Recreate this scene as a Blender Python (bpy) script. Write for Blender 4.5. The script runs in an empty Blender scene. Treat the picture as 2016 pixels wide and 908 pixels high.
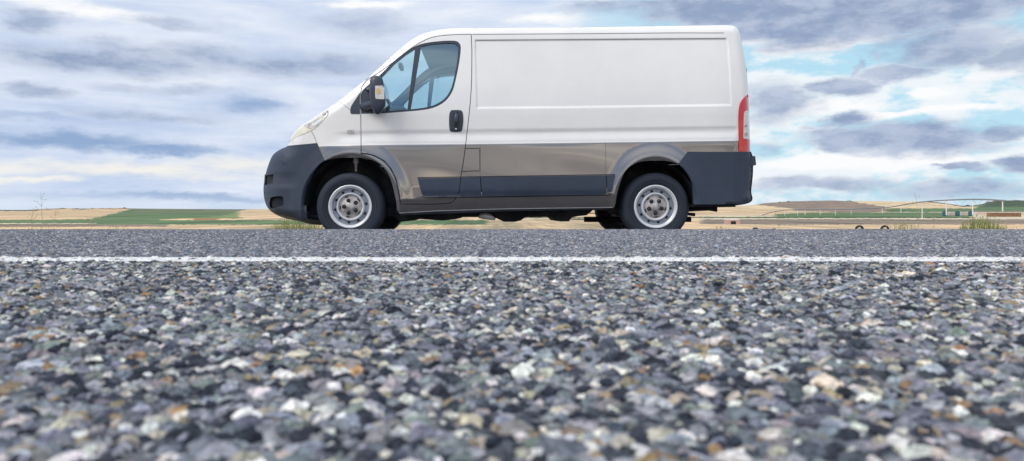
import bpy, math, random
import numpy as np
from mathutils import Vector
from mathutils.geometry import delaunay_2d_cdt
random.seed(5); rng = np.random.default_rng(5)
SC = bpy.context.scene
COL = SC.collection

# ------------------------------------------------------------------ camera
F, CX, CY = 1456.0, 960.0, 415.0          # focal length and vanishing point in photo pixels
CAMZ, SIDE, MID = 0.294, 7.2, 8.2          # camera height over the shoulder, distance to the van's side and centre line
cd = bpy.data.cameras.new('camera'); cam = bpy.data.objects.new('camera', cd); COL.objects.link(cam)
cam.location = (0, 0, CAMZ); cam.rotation_euler = (math.radians(90), 0, 0)
cd.lens = 26.0; cd.sensor_width = 36.0
cd.shift_x = (1008-CX)/2016; cd.shift_y = -(454-CY)/2016
cd.clip_start = 0.02; cd.clip_end = 12000
cd.dof.use_dof = True; cd.dof.focus_distance = 6.0; cd.dof.aperture_fstop = 14.0
SC.camera = cam
SC.view_settings.view_transform = 'Standard'; SC.view_settings.look = 'None'
SC.view_settings.exposure = 0.0; SC.view_settings.gamma = 1.0

# ------------------------------------------------------------------ node helper
class NT:
    def __init__(s, tree): s.t = tree; s.n = tree.nodes; s.l = tree.links
    def put(s, sock, v):
        if v is None: return
        if isinstance(v, bpy.types.NodeSocket): s.l.new(v, sock)
        else:
            try: sock.default_value = v
            except Exception: sock.default_value = (*v, 1.0) if len(v) == 3 else v[:3]
    def m(s, op, a, b=None, c=None, clamp=False):
        n = s.n.new('ShaderNodeMath'); n.operation = op; n.use_clamp = clamp
        for i, v in enumerate((a, b, c)): s.put(n.inputs[i], v)
        return n.outputs[0]
    def vm(s, op, a, b=None):
        n = s.n.new('ShaderNodeVectorMath'); n.operation = op
        s.put(n.inputs[0], a); s.put(n.inputs[1], b); return n.outputs[0]
    def noise(s, vec, scale, detail=4, rough=0.55, dist=0.0, color=False):
        n = s.n.new('ShaderNodeTexNoise'); s.put(n.inputs['Vector'], vec)
        n.inputs['Scale'].default_value = scale; n.inputs['Detail'].default_value = detail
        n.inputs['Roughness'].default_value = rough; n.inputs['Distortion'].default_value = dist
        return n.outputs['Color' if color else 'Fac']
    def mix(s, f, a, b, mode='MIX'):
        n = s.n.new('ShaderNodeMix'); n.data_type = 'RGBA'; n.blend_type = mode
        s.put(n.inputs[0], f); s.put(n.inputs[6], a); s.put(n.inputs[7], b); return n.outputs[2]
    def smooth(s, v, lo, hi, a=0.0, b=1.0):
        n = s.n.new('ShaderNodeMapRange'); n.interpolation_type = 'SMOOTHSTEP'
        s.put(n.inputs[0], v); n.inputs[1].default_value = lo; n.inputs[2].default_value = hi
        n.inputs[3].default_value = a; n.inputs[4].default_value = b; return n.outputs[0]
    def ramp(s, f, stops):
        n = s.n.new('ShaderNodeValToRGB'); s.put(n.inputs[0], f); e = n.color_ramp.elements
        while len(e) < len(stops): e.new(0.5)
        for el, (p, c) in zip(e, stops): el.position = p; el.color = (*c, 1)
        return n.outputs[0]

def lin(r, g, b):
    return tuple(((c/255)/12.92 if c <= 10 else ((c/255+0.055)/1.055)**2.4) for c in (r, g, b))

# ------------------------------------------------------------------ world: Nishita sky behind broken layers of cloud
SUN_EL, SUN_AZ = math.radians(46), math.radians(238)      # azimuth clockwise from +Y: behind the camera, a little left
W = bpy.data.worlds.new('World'); SC.world = W; W.use_nodes = True
w = NT(W.node_tree); w.n.clear()
tc = w.n.new('ShaderNodeTexCoord').outputs['Generated']
sky = w.n.new('ShaderNodeTexSky'); sky.sky_type = 'NISHITA'; sky.sun_disc = False
sky.sun_elevation = SUN_EL; sky.sun_rotation = SUN_AZ; sky.air_density = 1.0; sky.dust_density = 1.5
sx = w.n.new('ShaderNodeSeparateXYZ'); w.put(sx.inputs[0], tc); dx, dyy, dz = sx.outputs
horiz = w.m('SQRT', w.m('ADD', w.m('MULTIPLY', dx, dx), w.m('MULTIPLY', dyy, dyy)))
az = w.m('ARCTAN2', dx, dyy)
te = w.m('DIVIDE', dz, w.m('MAXIMUM', horiz, 0.02))
nv = w.vm('MULTIPLY', tc, (1, 1, 2.5))
wc = w.n.new('ShaderNodeSeparateColor'); w.put(wc.inputs[0], w.noise(nv, 5.0, 5, 0.6, color=True))
wf = w.n.new('ShaderNodeSeparateColor'); w.put(wf.inputs[0], w.noise(nv, 20.0, 6, 0.62, color=True))
uu = w.m('ADD', az, w.m('MULTIPLY', w.m('SUBTRACT', wc.outputs[0], 0.5), 0.16))
vv = w.m('ADD', te, w.m('MULTIPLY', w.m('SUBTRACT', wc.outputs[1], 0.5), 0.045))
uu = w.m('ADD', uu, w.m('MULTIPLY', w.m('SUBTRACT', wf.outputs[0], 0.5), 0.035))
vv = w.m('ADD', vv, w.m('MULTIPLY', w.m('SUBTRACT', wf.outputs[1], 0.5), 0.020))
fine = w.noise(nv, 10.0, 10, 0.6, 0.1)
streak = w.noise(w.vm('MULTIPLY', tc, (1, 1, 6)), 5.0, 8, 0.58, 0.2)
big = w.noise(nv, 2.6, 6, 0.5, 0.2)
def blob(px, py, rx, ry, soft=0.8, amp=1.0, slope=0.0):
    a = math.atan((px-CX)/F); c = math.cos(a); t = (CY-py)/F*c
    du = w.m('DIVIDE', w.m('SUBTRACT', uu, a), rx/F*c*c)
    dv = w.m('SUBTRACT', vv, t)
    if slope: dv = w.m('ADD', dv, w.m('MULTIPLY', w.m('SUBTRACT', uu, a), slope))
    dv = w.m('DIVIDE', dv, ry/F*c)
    r = w.m('SQRT', w.m('ADD', w.m('MULTIPLY', du, du), w.m('MULTIPLY', dv, dv)))
    r = w.m('ADD', r, w.m('MULTIPLY', w.m('SUBTRACT', fine if px > 900 else streak, 0.5), -1.1 if px > 900 else -1.7))
    return w.smooth(r, 1.0, 1.0-soft, 0.0, amp)
def union(lst):
    o = lst[0]
    for k in lst[1:]: o = w.m('MAXIMUM', o, k)
    return o
front = w.smooth(dyy, -0.15, 0.15)
nish = w.mix(1.0, sky.outputs[0], (0.11, 0.11, 0.11, 1), 'MULTIPLY')
left_base = w.ramp(streak, [(0.30, lin(188, 206, 236)), (0.45, lin(210, 222, 243)), (0.58, lin(224, 233, 248)), (0.72, lin(240, 245, 253))])
cyan = w.mix(0.15, lin(188, 231, 250), nish)
right_base = w.mix(w.smooth(fine, 0.40, 0.55), cyan, lin(240, 247, 252))
base = w.mix(w.smooth(az, 0.02, 0.28), left_base, right_base)
cream = union([blob(240, 330, 400, 28, 0.85, 0.85), blob(500, 318, 240, 24, 0.9, 0.7), blob(60, 350, 200, 14, 0.9, 0.8)])
base = w.mix(cream, base, lin(250, 246, 236))
white = union([blob(1080, 40, 120, 22, 0.8), blob(1640, 85, 190, 16, 0.6), blob(1500, 75, 100, 18), blob(1830, 180, 90, 18, 0.5), blob(1620, 215, 190, 26, 0.7), blob(1720, 232, 260, 16, 0.7), blob(1900, 215, 160, 14, 0.7),
               blob(1700, 320, 300, 18, 0.6), blob(140, 20, 220, 26), blob(720, 10, 160, 14), blob(1970, 140, 80, 16), blob(1530, 360, 160, 10, 0.6, 0.7)])
base = w.mix(white, base, lin(252, 253, 255))
deep = union([blob(360, 384, 440, 15, 0.9, 0.85), blob(110, 272, 320, 26, 0.8, 1.0), blob(310, 290, 210, 17, 0.8, 1.0), blob(465, 213, 130, 28, 0.9, 0.95),
              blob(60, 235, 190, 14, 0.8, 0.5)])
base = w.mix(deep, base, lin(148, 174, 211))
grey = union([blob(180, 112, 340, 46, 0.95, 1.0), blob(560, 125, 330, 44, 0.95, 1.0), blob(250, 228, 280, 24, 0.9, 0.75), blob(330, 45, 170, 16, 0.9, 0.6), blob(20, 35, 130, 34, 0.9, 0.85), blob(330, 180, 200, 14, 0.9, 0.5),
              blob(60, 180, 100, 22, 0.8, 0.8), blob(700, 50, 170, 36, 0.9, 0.6),
              blob(1720, 20, 440, 88, 0.5, 1.0), blob(1500, 5, 400, 60, 0.6, 1.0), blob(1830, 90, 210, 60, 0.7, 0.95), blob(1300, 10, 230, 22, 0.8, 0.9), blob(2150, 90, 260, 90, 0.8, 1.0),
              blob(1760, 142, 120, 22, 0.7, 0.9), blob(1660, 172, 95, 24, 0.6, 0.9), blob(1672, 135, 20, 34, 0.7, 0.7), blob(1525, 205, 100, 52, 0.8, 0.9), blob(2000, 100, 120, 50, 0.8, 0.8),
              blob(1650, 242, 85, 28, 0.6, 1.0), blob(1760, 276, 250, 42, 0.6, 1.0, 0.05), blob(1960, 265, 110, 24, 0.7, 0.9), blob(1500, 290, 60, 26, 0.8, 0.6),
              blob(1870, 333, 60, 12, 0.6, 0.9), blob(1990, 325, 95, 20, 0.6, 1.0), blob(1620, 366, 220, 20, 0.8, 0.85), blob(1880, 370, 210, 26, 0.8, 0.9)])
gcol = w.mix(w.smooth(wf.outputs[2], 0.35, 0.65), lin(148, 166, 197), lin(184, 196, 219))
base = w.mix(grey, base, gcol)
hz = w.smooth(te, 0.0, 0.03, 1.0, 0.0)
base = w.mix(w.m('MULTIPLY', hz, 0.45), base, lin(214, 228, 243))
# the sky behind and above the camera: brighter broken cloud, warm along the horizon
bn = w.noise(w.vm('MULTIPLY', tc, (1, 1, 7)), 3.2, 6, 0.55, 0.3)
bel = w.m('ADD', te, w.m('MULTIPLY', w.m('SUBTRACT', bn, 0.5), 0.10))
bramp = w.ramp(w.m('MULTIPLY', bel, 2.0), [(0.0, (0.40, 0.33, 0.26)), (0.035, (1.5, 1.2, 0.85)), (0.06, (0.38, 0.37, 0.42)), (0.085, (0.9, 0.78, 0.66)), (0.11, (0.33, 0.33, 0.39)), (0.145, (1.7, 1.45, 1.15)), (0.175, (0.40, 0.39, 0.46)), (0.205, (1.0, 0.88, 0.78)),
              (0.24, (0.38, 0.39, 0.48)), (0.29, (0.85, 0.80, 0.76)), (0.36, (0.70, 0.78, 0.92)), (0.6, (0.42, 0.60, 0.90)), (1.0, (1.1, 1.15, 1.25))])
stripes = w.ramp(w.noise(w.vm('MULTIPLY', tc, (1, 1, 22)), 2.6, 5, 0.5, 0.2), [(0.34, (0.40, 0.41, 0.47)), (0.46, (0.80, 0.80, 0.82)), (0.54, (1.2, 1.15, 1.08)), (0.64, (2.3, 2.15, 1.85))])
bramp = w.mix(w.smooth(te, 0.30, 0.16), bramp, w.mix(1.0, w.mix(0.6, bramp, (0.85, 0.84, 0.83, 1)), stripes, 'MULTIPLY'))
final = w.mix(front, bramp, base)
over = w.mix(w.smooth(big, 0.42, 0.6), w.mix(0.4, (0.5, 0.68, 1.0, 1), nish), (1.5, 1.52, 1.6, 1))
final = w.mix(w.smooth(te, 0.42, 0.9), final, over)
final = w.mix(w.smooth(te, -0.02, -0.002, 1.0, 0.0), final, (0.25, 0.22, 0.18, 1))
bg = w.n.new('ShaderNodeBackground'); w.put(bg.inputs[0], final); bg.inputs[1].default_value = 1.0
wo = w.n.new('ShaderNodeOutputWorld'); w.l.new(bg.outputs[0], wo.inputs[0])
W.cycles.sampling_method = 'MANUAL'; W.cycles.sample_map_resolution = 1024

sd = bpy.data.lights.new('sun', 'SUN'); so = bpy.data.objects.new('sun', sd); COL.objects.link(so)
sd.energy = 1.7; sd.angle = math.radians(28); sd.color = (1.0, 0.95, 0.88)
sdir = Vector((math.sin(SUN_AZ)*math.cos(SUN_EL), math.cos(SUN_AZ)*math.cos(SUN_EL), math.sin(SUN_EL)))
so.rotation_euler = sdir.to_track_quat('Z', 'Y').to_euler(); so.location = (-4, -8, 8)

# ------------------------------------------------------------------ materials
def mat(name, col, rough=0.5, metal=0.0, coat=0.0, spec=0.5, var=0.0, vscale=8.0, bump=0.0, bscale=60.0, trans=0.0, emis=None):
    m = bpy.data.materials.new(name); m.use_nodes = True; t = NT(m.node_tree)
    b = m.node_tree.nodes['Principled BSDF']
    b.inputs['Base Color'].default_value = (*col, 1); b.inputs['Roughness'].default_value = rough
    b.inputs['Metallic'].default_value = metal; b.inputs['Coat Weight'].default_value = coat
    b.inputs['Coat Roughness'].default_value = 0.04; b.inputs['Specular IOR Level'].default_value = spec
    b.inputs['Transmission Weight'].default_value = trans
    o = t.n.new('ShaderNodeTexCoord').outputs['Object']
    if var > 0:
        f = t.noise(o, vscale, 5, 0.6)
        c = t.mix(t.smooth(f, 0.3, 0.7), tuple(x*(1-var) for x in col)+(1,), tuple(min(1, x*(1+var)) for x in col)+(1,))
        t.put(b.inputs['Base Color'], c)
        t.put(b.inputs['Roughness'], t.smooth(f, 0.3, 0.7, max(0.02, rough*(1-var)), min(1, rough*(1+var))))
    if bump > 0:
        bp = t.n.new('ShaderNodeBump'); bp.inputs['Strength'].default_value = bump; bp.inputs['Distance'].default_value = 0.002
        t.put(bp.inputs['Height'], t.noise(o, bscale, 3, 0.6)); t.put(b.inputs['Normal'], bp.outputs[0])
    return m
def dusty(m, height, amt, col=(0.30, 0.27, 0.23)):
    """road dust on the lower part of the van: a real film of dirt, thicker near the ground"""
    t = NT(m.node_tree); b = m.node_tree.nodes['Principled BSDF']
    o = t.n.new('ShaderNodeTexCoord').outputs['Object']; s = t.n.new('ShaderNodeSeparateXYZ'); t.put(s.inputs[0], o)
    f = t.m('MULTIPLY', t.smooth(s.outputs[2], height, 0.15), t.smooth(t.noise(o, 7, 6, 0.65), 0.3, 0.75))
    f = t.m('MULTIPLY', f, amt)
    src = b.inputs['Base Color']
    a = src.links[0].from_socket if src.links else tuple(src.default_value)
    t.put(src, t.mix(f, a, (*col, 1)))
    return m
M = {}
M['white'] = mat('white_paint', (0.83, 0.815, 0.79), 0.38, coat=0.55, var=0.03, vscale=2.0)
M['grey'] = dusty(mat('grey_metallic_paint', (0.24, 0.227, 0.222), 0.08, metal=0.65, coat=1.0, var=0.04, vscale=2), 0.6, 0.25)
M['plastic'] = dusty(mat('dark_blue_grey_plastic', (0.033, 0.047, 0.076), 0.52, spec=0.4, var=0.12, vscale=3, bump=0.10, bscale=500), 0.7, 0.07)
M['trim'] = mat('satin_black_trim', (0.032, 0.043, 0.066), 0.38, var=0.08)
M['seam'] = mat('seam_shadow_rubber', (0.012, 0.014, 0.018), 0.8)
M['seamgrey'] = mat('seam_groove_shade_grey', (0.13, 0.13, 0.14), 0.6)  # grey of the seam lines and of the painted groove shade
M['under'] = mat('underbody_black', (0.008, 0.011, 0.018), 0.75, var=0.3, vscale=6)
M['rubber'] = mat('tyre_rubber', (0.026, 0.034, 0.050), 0.72, spec=0.35, var=0.18, vscale=5, bump=0.15, bscale=90)
M['steel'] = mat('silver_wheel_paint', (0.74, 0.75, 0.77), 0.36, metal=0.30, var=0.08, vscale=14)
M['dish'] = mat('grey_wheel_dish', (0.30, 0.33, 0.38), 0.45, metal=0.4, var=0.15, vscale=14)
M['nut'] = mat('dark_nut_steel', (0.035, 0.035, 0.038), 0.5, metal=0.3)
M['hub'] = mat('hub_brown_grey_steel', (0.44, 0.41, 0.40), 0.5, metal=0.4, var=0.35, vscale=22)
M['hole'] = mat('vent_hole_black', (0.008, 0.010, 0.014), 0.9)
M['red'] = mat('red_lens', (0.60, 0.008, 0.018), 0.18, coat=1.0, var=0.08, vscale=12)
M['clearlens'] = mat('pale_lens', (0.66, 0.64, 0.62), 0.15, coat=1.0, var=0.15, vscale=40)
M['headlens'] = mat('cream_headlamp_lens', (0.72, 0.68, 0.53), 0.12, coat=1.0, var=0.06, vscale=20)
M['chrome'] = mat('lamp_reflector_chrome', (0.62, 0.60, 0.57), 0.12, metal=0.95)
M['amber'] = mat('amber_lamp', (0.75, 0.45, 0.16), 0.2, coat=1.0)
M['cloth'] = mat('dark_seat_cloth', (0.035, 0.045, 0.055), 0.9, bump=0.3, bscale=200)
M['dash'] = mat('grey_dashboard_plastic', (0.06, 0.068, 0.078), 0.6)
M['lining'] = mat('grey_door_lining', (0.085, 0.09, 0.10), 0.8)
M['paper'] = mat('white_paper', (0.7, 0.69, 0.65), 0.8)
def glass(name, tint, refl, fres=1.0):
    m = bpy.data.materials.new(name); m.use_nodes = True; t = NT(m.node_tree); t.n.clear()
    tr = t.n.new('ShaderNodeBsdfTransparent'); tr.inputs[0].default_value = (*tint, 1)
    gl = t.n.new('ShaderNodeBsdfGlossy'); gl.inputs['Roughness'].default_value = 0.015; gl.inputs[0].default_value = (0.62, 0.86, 1.0, 1)
    fr = t.n.new('ShaderNodeFresnel'); fr.inputs[0].default_value = 1.5
    f = t.m('ADD', t.m('MULTIPLY', fr.outputs[0], fres), refl, clamp=True)
    mx = t.n.new('ShaderNodeMixShader'); t.put(mx.inputs[0], f); t.l.new(tr.outputs[0], mx.inputs[1]); t.l.new(gl.outputs[0], mx.inputs[2])
    o = t.n.new('ShaderNodeOutputMaterial'); t.l.new(mx.outputs[0], o.inputs[0]); return m
M['glass'] = glass('side_window_glass', (0.66, 0.84, 0.86), 0.19)
M['screen'] = glass('windscreen_glass', (0.84, 0.96, 0.96), 0.05, 0.12)

# ------------------------------------------------------------------ object helpers
def tag(o, label=None, cat=None, group=None, kind=None):
    for k, v in (('label', label), ('category', cat), ('group', group), ('kind', kind)):
        if v: o[k] = v
    return o
def empty(name, loc, label, cat, group=None):
    o = bpy.data.objects.new(name, None); COL.objects.link(o); o.location = loc; o.empty_display_size = 0.3
    return tag(o, label, cat, group)
def wloc(o):
    v = Vector(o.location)
    while o.parent: o = o.parent; v += Vector(o.location)
    return v
class MB:
    """collects vertices (world space) and faces for ONE mesh object"""
    def __init__(s): s.v = []; s.f = []; s.mi = []; s.nn = []
    def add(s, verts, faces, mi=0, normals=None):
        b = len(s.v); s.v.extend([tuple(map(float, p)) for p in verts])
        s.f.extend([tuple(b+i for i in fc) for fc in faces])
        s.mi.extend(mi if isinstance(mi, (list, np.ndarray)) else [mi]*len(faces))
        s.nn.extend([tuple(map(float, p)) for p in normals] if normals is not None else [(0, 0, 0)]*len(verts))
        return s
    def mirrored(s):
        o = MB(); o.v = [(x, 2*MID-y, z) for x, y, z in s.v]; o.f = [tuple(reversed(f)) for f in s.f]
        o.mi = list(s.mi); o.nn = [(x, -y, z) for x, y, z in s.nn]; return o
    def join(s, o):
        b = len(s.v); s.v += o.v; s.f += [tuple(b+i for i in f) for f in o.f]; s.mi += o.mi; s.nn += o.nn; return s
    def box(s, a, b, mi=0):
        x0, y0, z0 = a; x1, y1, z1 = b
        v = [(x0,y0,z0),(x1,y0,z0),(x1,y1,z0),(x0,y1,z0),(x0,y0,z1),(x1,y0,z1),(x1,y1,z1),(x0,y1,z1)]
        return s.add(v, [(0,3,2,1),(4,5,6,7),(0,1,5,4),(1,2,6,5),(2,3,7,6),(3,0,4,7)], mi)
    def tube(s, pts, rad, n=8, mi=0, cap=True):
        pts = [Vector(p) for p in pts]; rad = rad if isinstance(rad, (list, tuple)) else [rad]*len(pts)
        vs = []; fs = []; up = Vector((0, 0, 1))
        for i, p in enumerate(pts):
            d = (pts[min(i+1, len(pts)-1)]-pts[max(i-1, 0)]).normalized()
            a = d.cross(up) if abs(d.dot(up)) < 0.95 else d.cross(Vector((1, 0, 0)))
            a.normalize(); b = d.cross(a)
            for k in range(n):
                t = 2*math.pi*k/n; vs.append(p+(a*math.cos(t)+b*math.sin(t))*rad[i])
        for i in range(len(pts)-1):
            for k in range(n): fs.append((i*n+k, i*n+(k+1) % n, (i+1)*n+(k+1) % n, (i+1)*n+k))
        if cap: fs.append(tuple(reversed(range(n)))); fs.append(tuple(range((len(pts)-1)*n, len(pts)*n)))
        return s.add(vs, fs, mi)
    def lathe(s, prof, n=64, c=(0, 0, 0), mi=0, closed=False):
        """profile (radius, y) turned round the Y axis"""
        vs = []; fs = []; k = len(prof)
        for i in range(n):
            t = 2*math.pi*i/n
            for r, y in prof: vs.append((c[0]+r*math.cos(t), c[1]+y, c[2]+r*math.sin(t)))
        m2 = k if closed else k-1
        for i in range(n):
            j = (i+1) % n
            for q in range(m2): fs.append((i*k+q, i*k+(q+1) % k, j*k+(q+1) % k, j*k+q))
        return s.add(vs, fs, mi)
    def build(s, name, mats, parent=None, smooth=True, bevel=0.0, angle=40):
        me = bpy.data.meshes.new(name); me.from_pydata(s.v, [], s.f)
        for mm in (mats if isinstance(mats, (list, tuple)) else [mats]): me.materials.append(mm)
        me.polygons.foreach_set('material_index', s.mi)
        me.polygons.foreach_set('use_smooth', [smooth]*len(s.f)); me.update()
        cust = any(n != (0, 0, 0) for n in s.nn)
        if cust: me.normals_split_custom_set_from_vertices(s.nn)
        elif smooth: me.set_sharp_from_angle(angle=math.radians(angle))
        o = bpy.data.objects.new(name, me); COL.objects.link(o)
        if parent: o.parent = parent; o.location = -wloc(parent)
        if bevel > 0:
            md = o.modifiers.new('bevel', 'BEVEL'); md.width = bevel; md.segments = 3; md.limit_method = 'ANGLE'; md.angle_limit = math.radians(40); md.harden_normals = False
        return o

# ------------------------------------------------------------------ ground profile, road
RT = CAMZ-0.07
def road_z(y): return max(RT-(0.0074*max(0.0, y-1.8)**2), 0.0)
def sheet(name, ys, zf, x0, x1, m, xs=None):
    b = MB(); xs = xs if xs is not None else np.linspace(x0, x1, 41); n = len(xs)
    vs = [(x, y, zf(y)) for y in ys for x in xs]
    fs = [(j*n+i, j*n+i+1, (j+1)*n+i+1, (j+1)*n+i) for j in range(len(ys)-1) for i in range(n-1)]
    b.add(vs, fs); o = b.build(name, m); tag(o, kind='structure'); return o
def asphalt_mat():
    m = bpy.data.materials.new('asphalt'); m.use_nodes = True; t = NT(m.node_tree); b = m.node_tree.nodes['Principled BSDF']
    o = t.n.new('ShaderNodeTexCoord').outputs['Object']
    v = t.n.new('ShaderNodeTexVoronoi'); t.put(v.inputs['Vector'], o); v.inputs['Scale'].default_value = 210
    c = t.ramp(t.noise(o, 170, 3, 0.7), [(0.3, (0.02, 0.024, 0.034)), (0.5, (0.04, 0.045, 0.06)), (0.62, (0.13, 0.13, 0.14)), (0.75, (0.3, 0.29, 0.27))])
    sc_ = t.n.new('ShaderNodeSeparateColor'); t.put(sc_.inputs[0], v.outputs['Color'])
    cell = t.ramp(sc_.outputs[0], [(0.0, (0.05, 0.06, 0.085)), (0.25, (0.13, 0.145, 0.18)), (0.6, (0.22, 0.235, 0.27)), (0.85, (0.33, 0.33, 0.34)), (1.0, (0.55, 0.52, 0.46))])
    c = t.mix(t.smooth(v.outputs['Distance'], 0.45, 0.75), cell, c)
    t.put(b.inputs['Base Color'], c); b.inputs['Roughness'].default_value = 0.9; b.inputs['Specular IOR Level'].default_value = 0.15
    bp = t.n.new('ShaderNodeBump'); bp.inputs['Strength'].default_value = 0.9; bp.inputs['Distance'].default_value = 0.004
    bp.invert = True; t.put(bp.inputs['Height'], v.outputs['Distance']); t.put(b.inputs['Normal'], bp.outputs[0]); return m
M['asphalt'] = asphalt_mat()
M['binder'] = M['asphalt']
ys = list(np.linspace(-2.6, 0, 6))+list(np.arange(0.15, 7.4, 0.1))
sheet('road', ys, road_z, -400, 400, M['asphalt'])
def paint_mat():
    m = mat('worn_white_road_paint', (0.74, 0.73, 0.71), 0.75, var=0.15, vscale=60, bump=0.8, bscale=220); return m
mk = sheet('road_marking', [0.990, 1.03, 1.078], lambda y: road_z(y)+0.0022, -400, 400, paint_mat())
def gravel_mat(name, stops, scale):
    m = bpy.data.materials.new(name); m.use_nodes = True; t = NT(m.node_tree); b = m.node_tree.nodes['Principled BSDF']
    o = t.n.new('ShaderNodeTexCoord').outputs['Object']
    t.put(b.inputs['Base Color'], t.ramp(t.noise(o, scale, 8, 0.7), stops)); b.inputs['Roughness'].default_value = 0.95
    bp = t.n.new('ShaderNodeBump'); bp.inputs['Distance'].default_value = 0.02; t.put(bp.inputs['Height'], t.noise(o, scale*4, 5, 0.7)); t.put(b.inputs['Normal'], bp.outputs[0])
    return m
FZ = CAMZ-3.5
def verge_z(y):
    if -2.6 <= y <= 10.0: return -0.012 if y > 7.3 else (RT-0.05 if y < 0 else min(road_z(y)-0.05, -0.012 if y > 7.2 else 1))
    if y > 10.0: return -0.012-(y-10.0)*0.16 if y < 31.5 else FZ-0.012
    return max(RT-0.05-(-2.6-y)*0.2, FZ)
M['verge'] = gravel_mat('dry_verge', [(0.3, (0.20, 0.16, 0.10)), (0.5, (0.33, 0.27, 0.17)), (0.7, (0.40, 0.34, 0.24))], 3.0)
ys = [-4000, -1500, -400, -100, -60, -40, -22, -15, -8, -4, -2.6, -1, 0, 1, 2, 3, 4, 5, 6, 7, 7.3, 8, 9, 10, 12, 16, 20, 26, 31.5, 40, 62]
sheet('ground', ys, verge_z, 0, 0, M['verge'], xs=np.array([-6000, -2500, -900, -300, -100, -40, -15, 0, 15, 40, 100, 300, 900, 2500, 6000.]))

# aggregate of the road surface: individual stones bound in the asphalt, near the camera
def aggregate():
    P_, R_, S_, C_ = [], [], [], []
    y = 0.10
    pal = np.array([[0.17,0.19,0.235],[0.24,0.26,0.31],[0.36,0.375,0.42],[0.105,0.12,0.155],[0.055,0.065,0.095],[0.27,0.25,0.265],[0.19,0.225,0.215],
                    [0.68,0.66,0.62],[0.50,0.45,0.36],[0.36,0.21,0.10],[0.33,0.26,0.16],[0.045,0.055,0.08]])
    pw = np.array([0.16,0.13,0.10,0.15,0.12,0.06,0.06,0.085,0.06,0.014,0.03,0.06]); pw /= pw.sum()
    pal = pal*0.82+0.18*pal.mean(axis=1)[:, None]*np.array([0.96, 1.01, 1.03]); pal = np.where(pal.mean(axis=1)[:, None] < 0.15, pal*0.66, pal*1.0*np.array([1.01, 1.0, 0.97]))
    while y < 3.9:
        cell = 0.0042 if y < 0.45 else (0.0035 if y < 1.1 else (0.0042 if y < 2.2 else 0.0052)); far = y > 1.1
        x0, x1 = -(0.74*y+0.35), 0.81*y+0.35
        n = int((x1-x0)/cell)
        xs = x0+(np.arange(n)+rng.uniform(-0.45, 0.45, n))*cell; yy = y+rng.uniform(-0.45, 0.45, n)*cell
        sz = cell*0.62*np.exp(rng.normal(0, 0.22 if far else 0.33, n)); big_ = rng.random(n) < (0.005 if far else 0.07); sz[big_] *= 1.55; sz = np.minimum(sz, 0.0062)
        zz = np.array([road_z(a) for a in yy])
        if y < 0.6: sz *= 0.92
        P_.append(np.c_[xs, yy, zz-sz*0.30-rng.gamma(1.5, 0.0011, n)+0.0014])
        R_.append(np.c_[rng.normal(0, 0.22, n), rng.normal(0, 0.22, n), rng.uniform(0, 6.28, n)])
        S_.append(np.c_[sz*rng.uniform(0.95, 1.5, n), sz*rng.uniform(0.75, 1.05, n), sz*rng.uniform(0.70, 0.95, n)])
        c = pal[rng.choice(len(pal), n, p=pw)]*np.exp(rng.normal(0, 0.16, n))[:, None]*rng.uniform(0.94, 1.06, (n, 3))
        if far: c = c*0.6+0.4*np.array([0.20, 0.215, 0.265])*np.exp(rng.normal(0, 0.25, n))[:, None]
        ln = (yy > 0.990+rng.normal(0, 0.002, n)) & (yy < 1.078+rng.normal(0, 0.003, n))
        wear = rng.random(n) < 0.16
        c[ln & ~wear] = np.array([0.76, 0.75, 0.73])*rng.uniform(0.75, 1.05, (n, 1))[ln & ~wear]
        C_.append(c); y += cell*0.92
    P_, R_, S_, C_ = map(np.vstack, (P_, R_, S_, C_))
    me = bpy.data.meshes.new('road_aggregate'); me.vertices.add(len(P_)); me.vertices.foreach_set('co', P_.ravel())
    for nm, a in (('srot', R_), ('sscale', S_)):
        at = me.attributes.new(nm, 'FLOAT_VECTOR', 'POINT'); at.data.foreach_set('vector', a.ravel())
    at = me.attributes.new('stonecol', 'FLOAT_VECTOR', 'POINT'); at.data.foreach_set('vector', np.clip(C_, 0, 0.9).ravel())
    o = bpy.data.objects.new('road_aggregate', me); COL.objects.link(o)
    tag(o, 'grey, tan and off-white stones bound in the worn asphalt surface of the road', 'road stones', kind='stuff')
    m = bpy.data.materials.new('road_stone'); m.use_nodes = True; t = NT(m.node_tree); b = m.node_tree.nodes['Principled BSDF']
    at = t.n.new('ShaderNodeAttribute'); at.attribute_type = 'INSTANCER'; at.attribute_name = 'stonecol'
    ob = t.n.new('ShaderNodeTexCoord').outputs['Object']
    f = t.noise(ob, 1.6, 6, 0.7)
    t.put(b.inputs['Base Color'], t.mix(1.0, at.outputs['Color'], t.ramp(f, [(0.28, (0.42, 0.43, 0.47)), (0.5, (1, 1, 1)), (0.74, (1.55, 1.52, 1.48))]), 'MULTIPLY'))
    b.inputs['Roughness'].default_value = 0.85; b.inputs['Specular IOR Level'].default_value = 0.15
    bp = t.n.new('ShaderNodeBump'); bp.inputs['Strength'].default_value = 0.4; bp.inputs['Distance'].default_value = 0.001
    t.put(bp.inputs['Height'], f); t.put(b.inputs['Normal'], bp.outputs[0]); me.materials.append(m)
    g = bpy.data.node_groups.new('stones', 'GeometryNodeTree')
    g.interface.new_socket('Geometry', in_out='INPUT', socket_type='NodeSocketGeometry'); g.interface.new_socket('Geometry', in_out='OUTPUT', socket_type='NodeSocketGeometry')
    N = g.nodes.new; L = g.links.new
    gi, go = N('NodeGroupInput'), N('NodeGroupOutput')
    ico = N('GeometryNodeMeshIcoSphere'); ico.inputs['Radius'].default_value = 1.0; ico.inputs['Subdivisions'].default_value = 3
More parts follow.
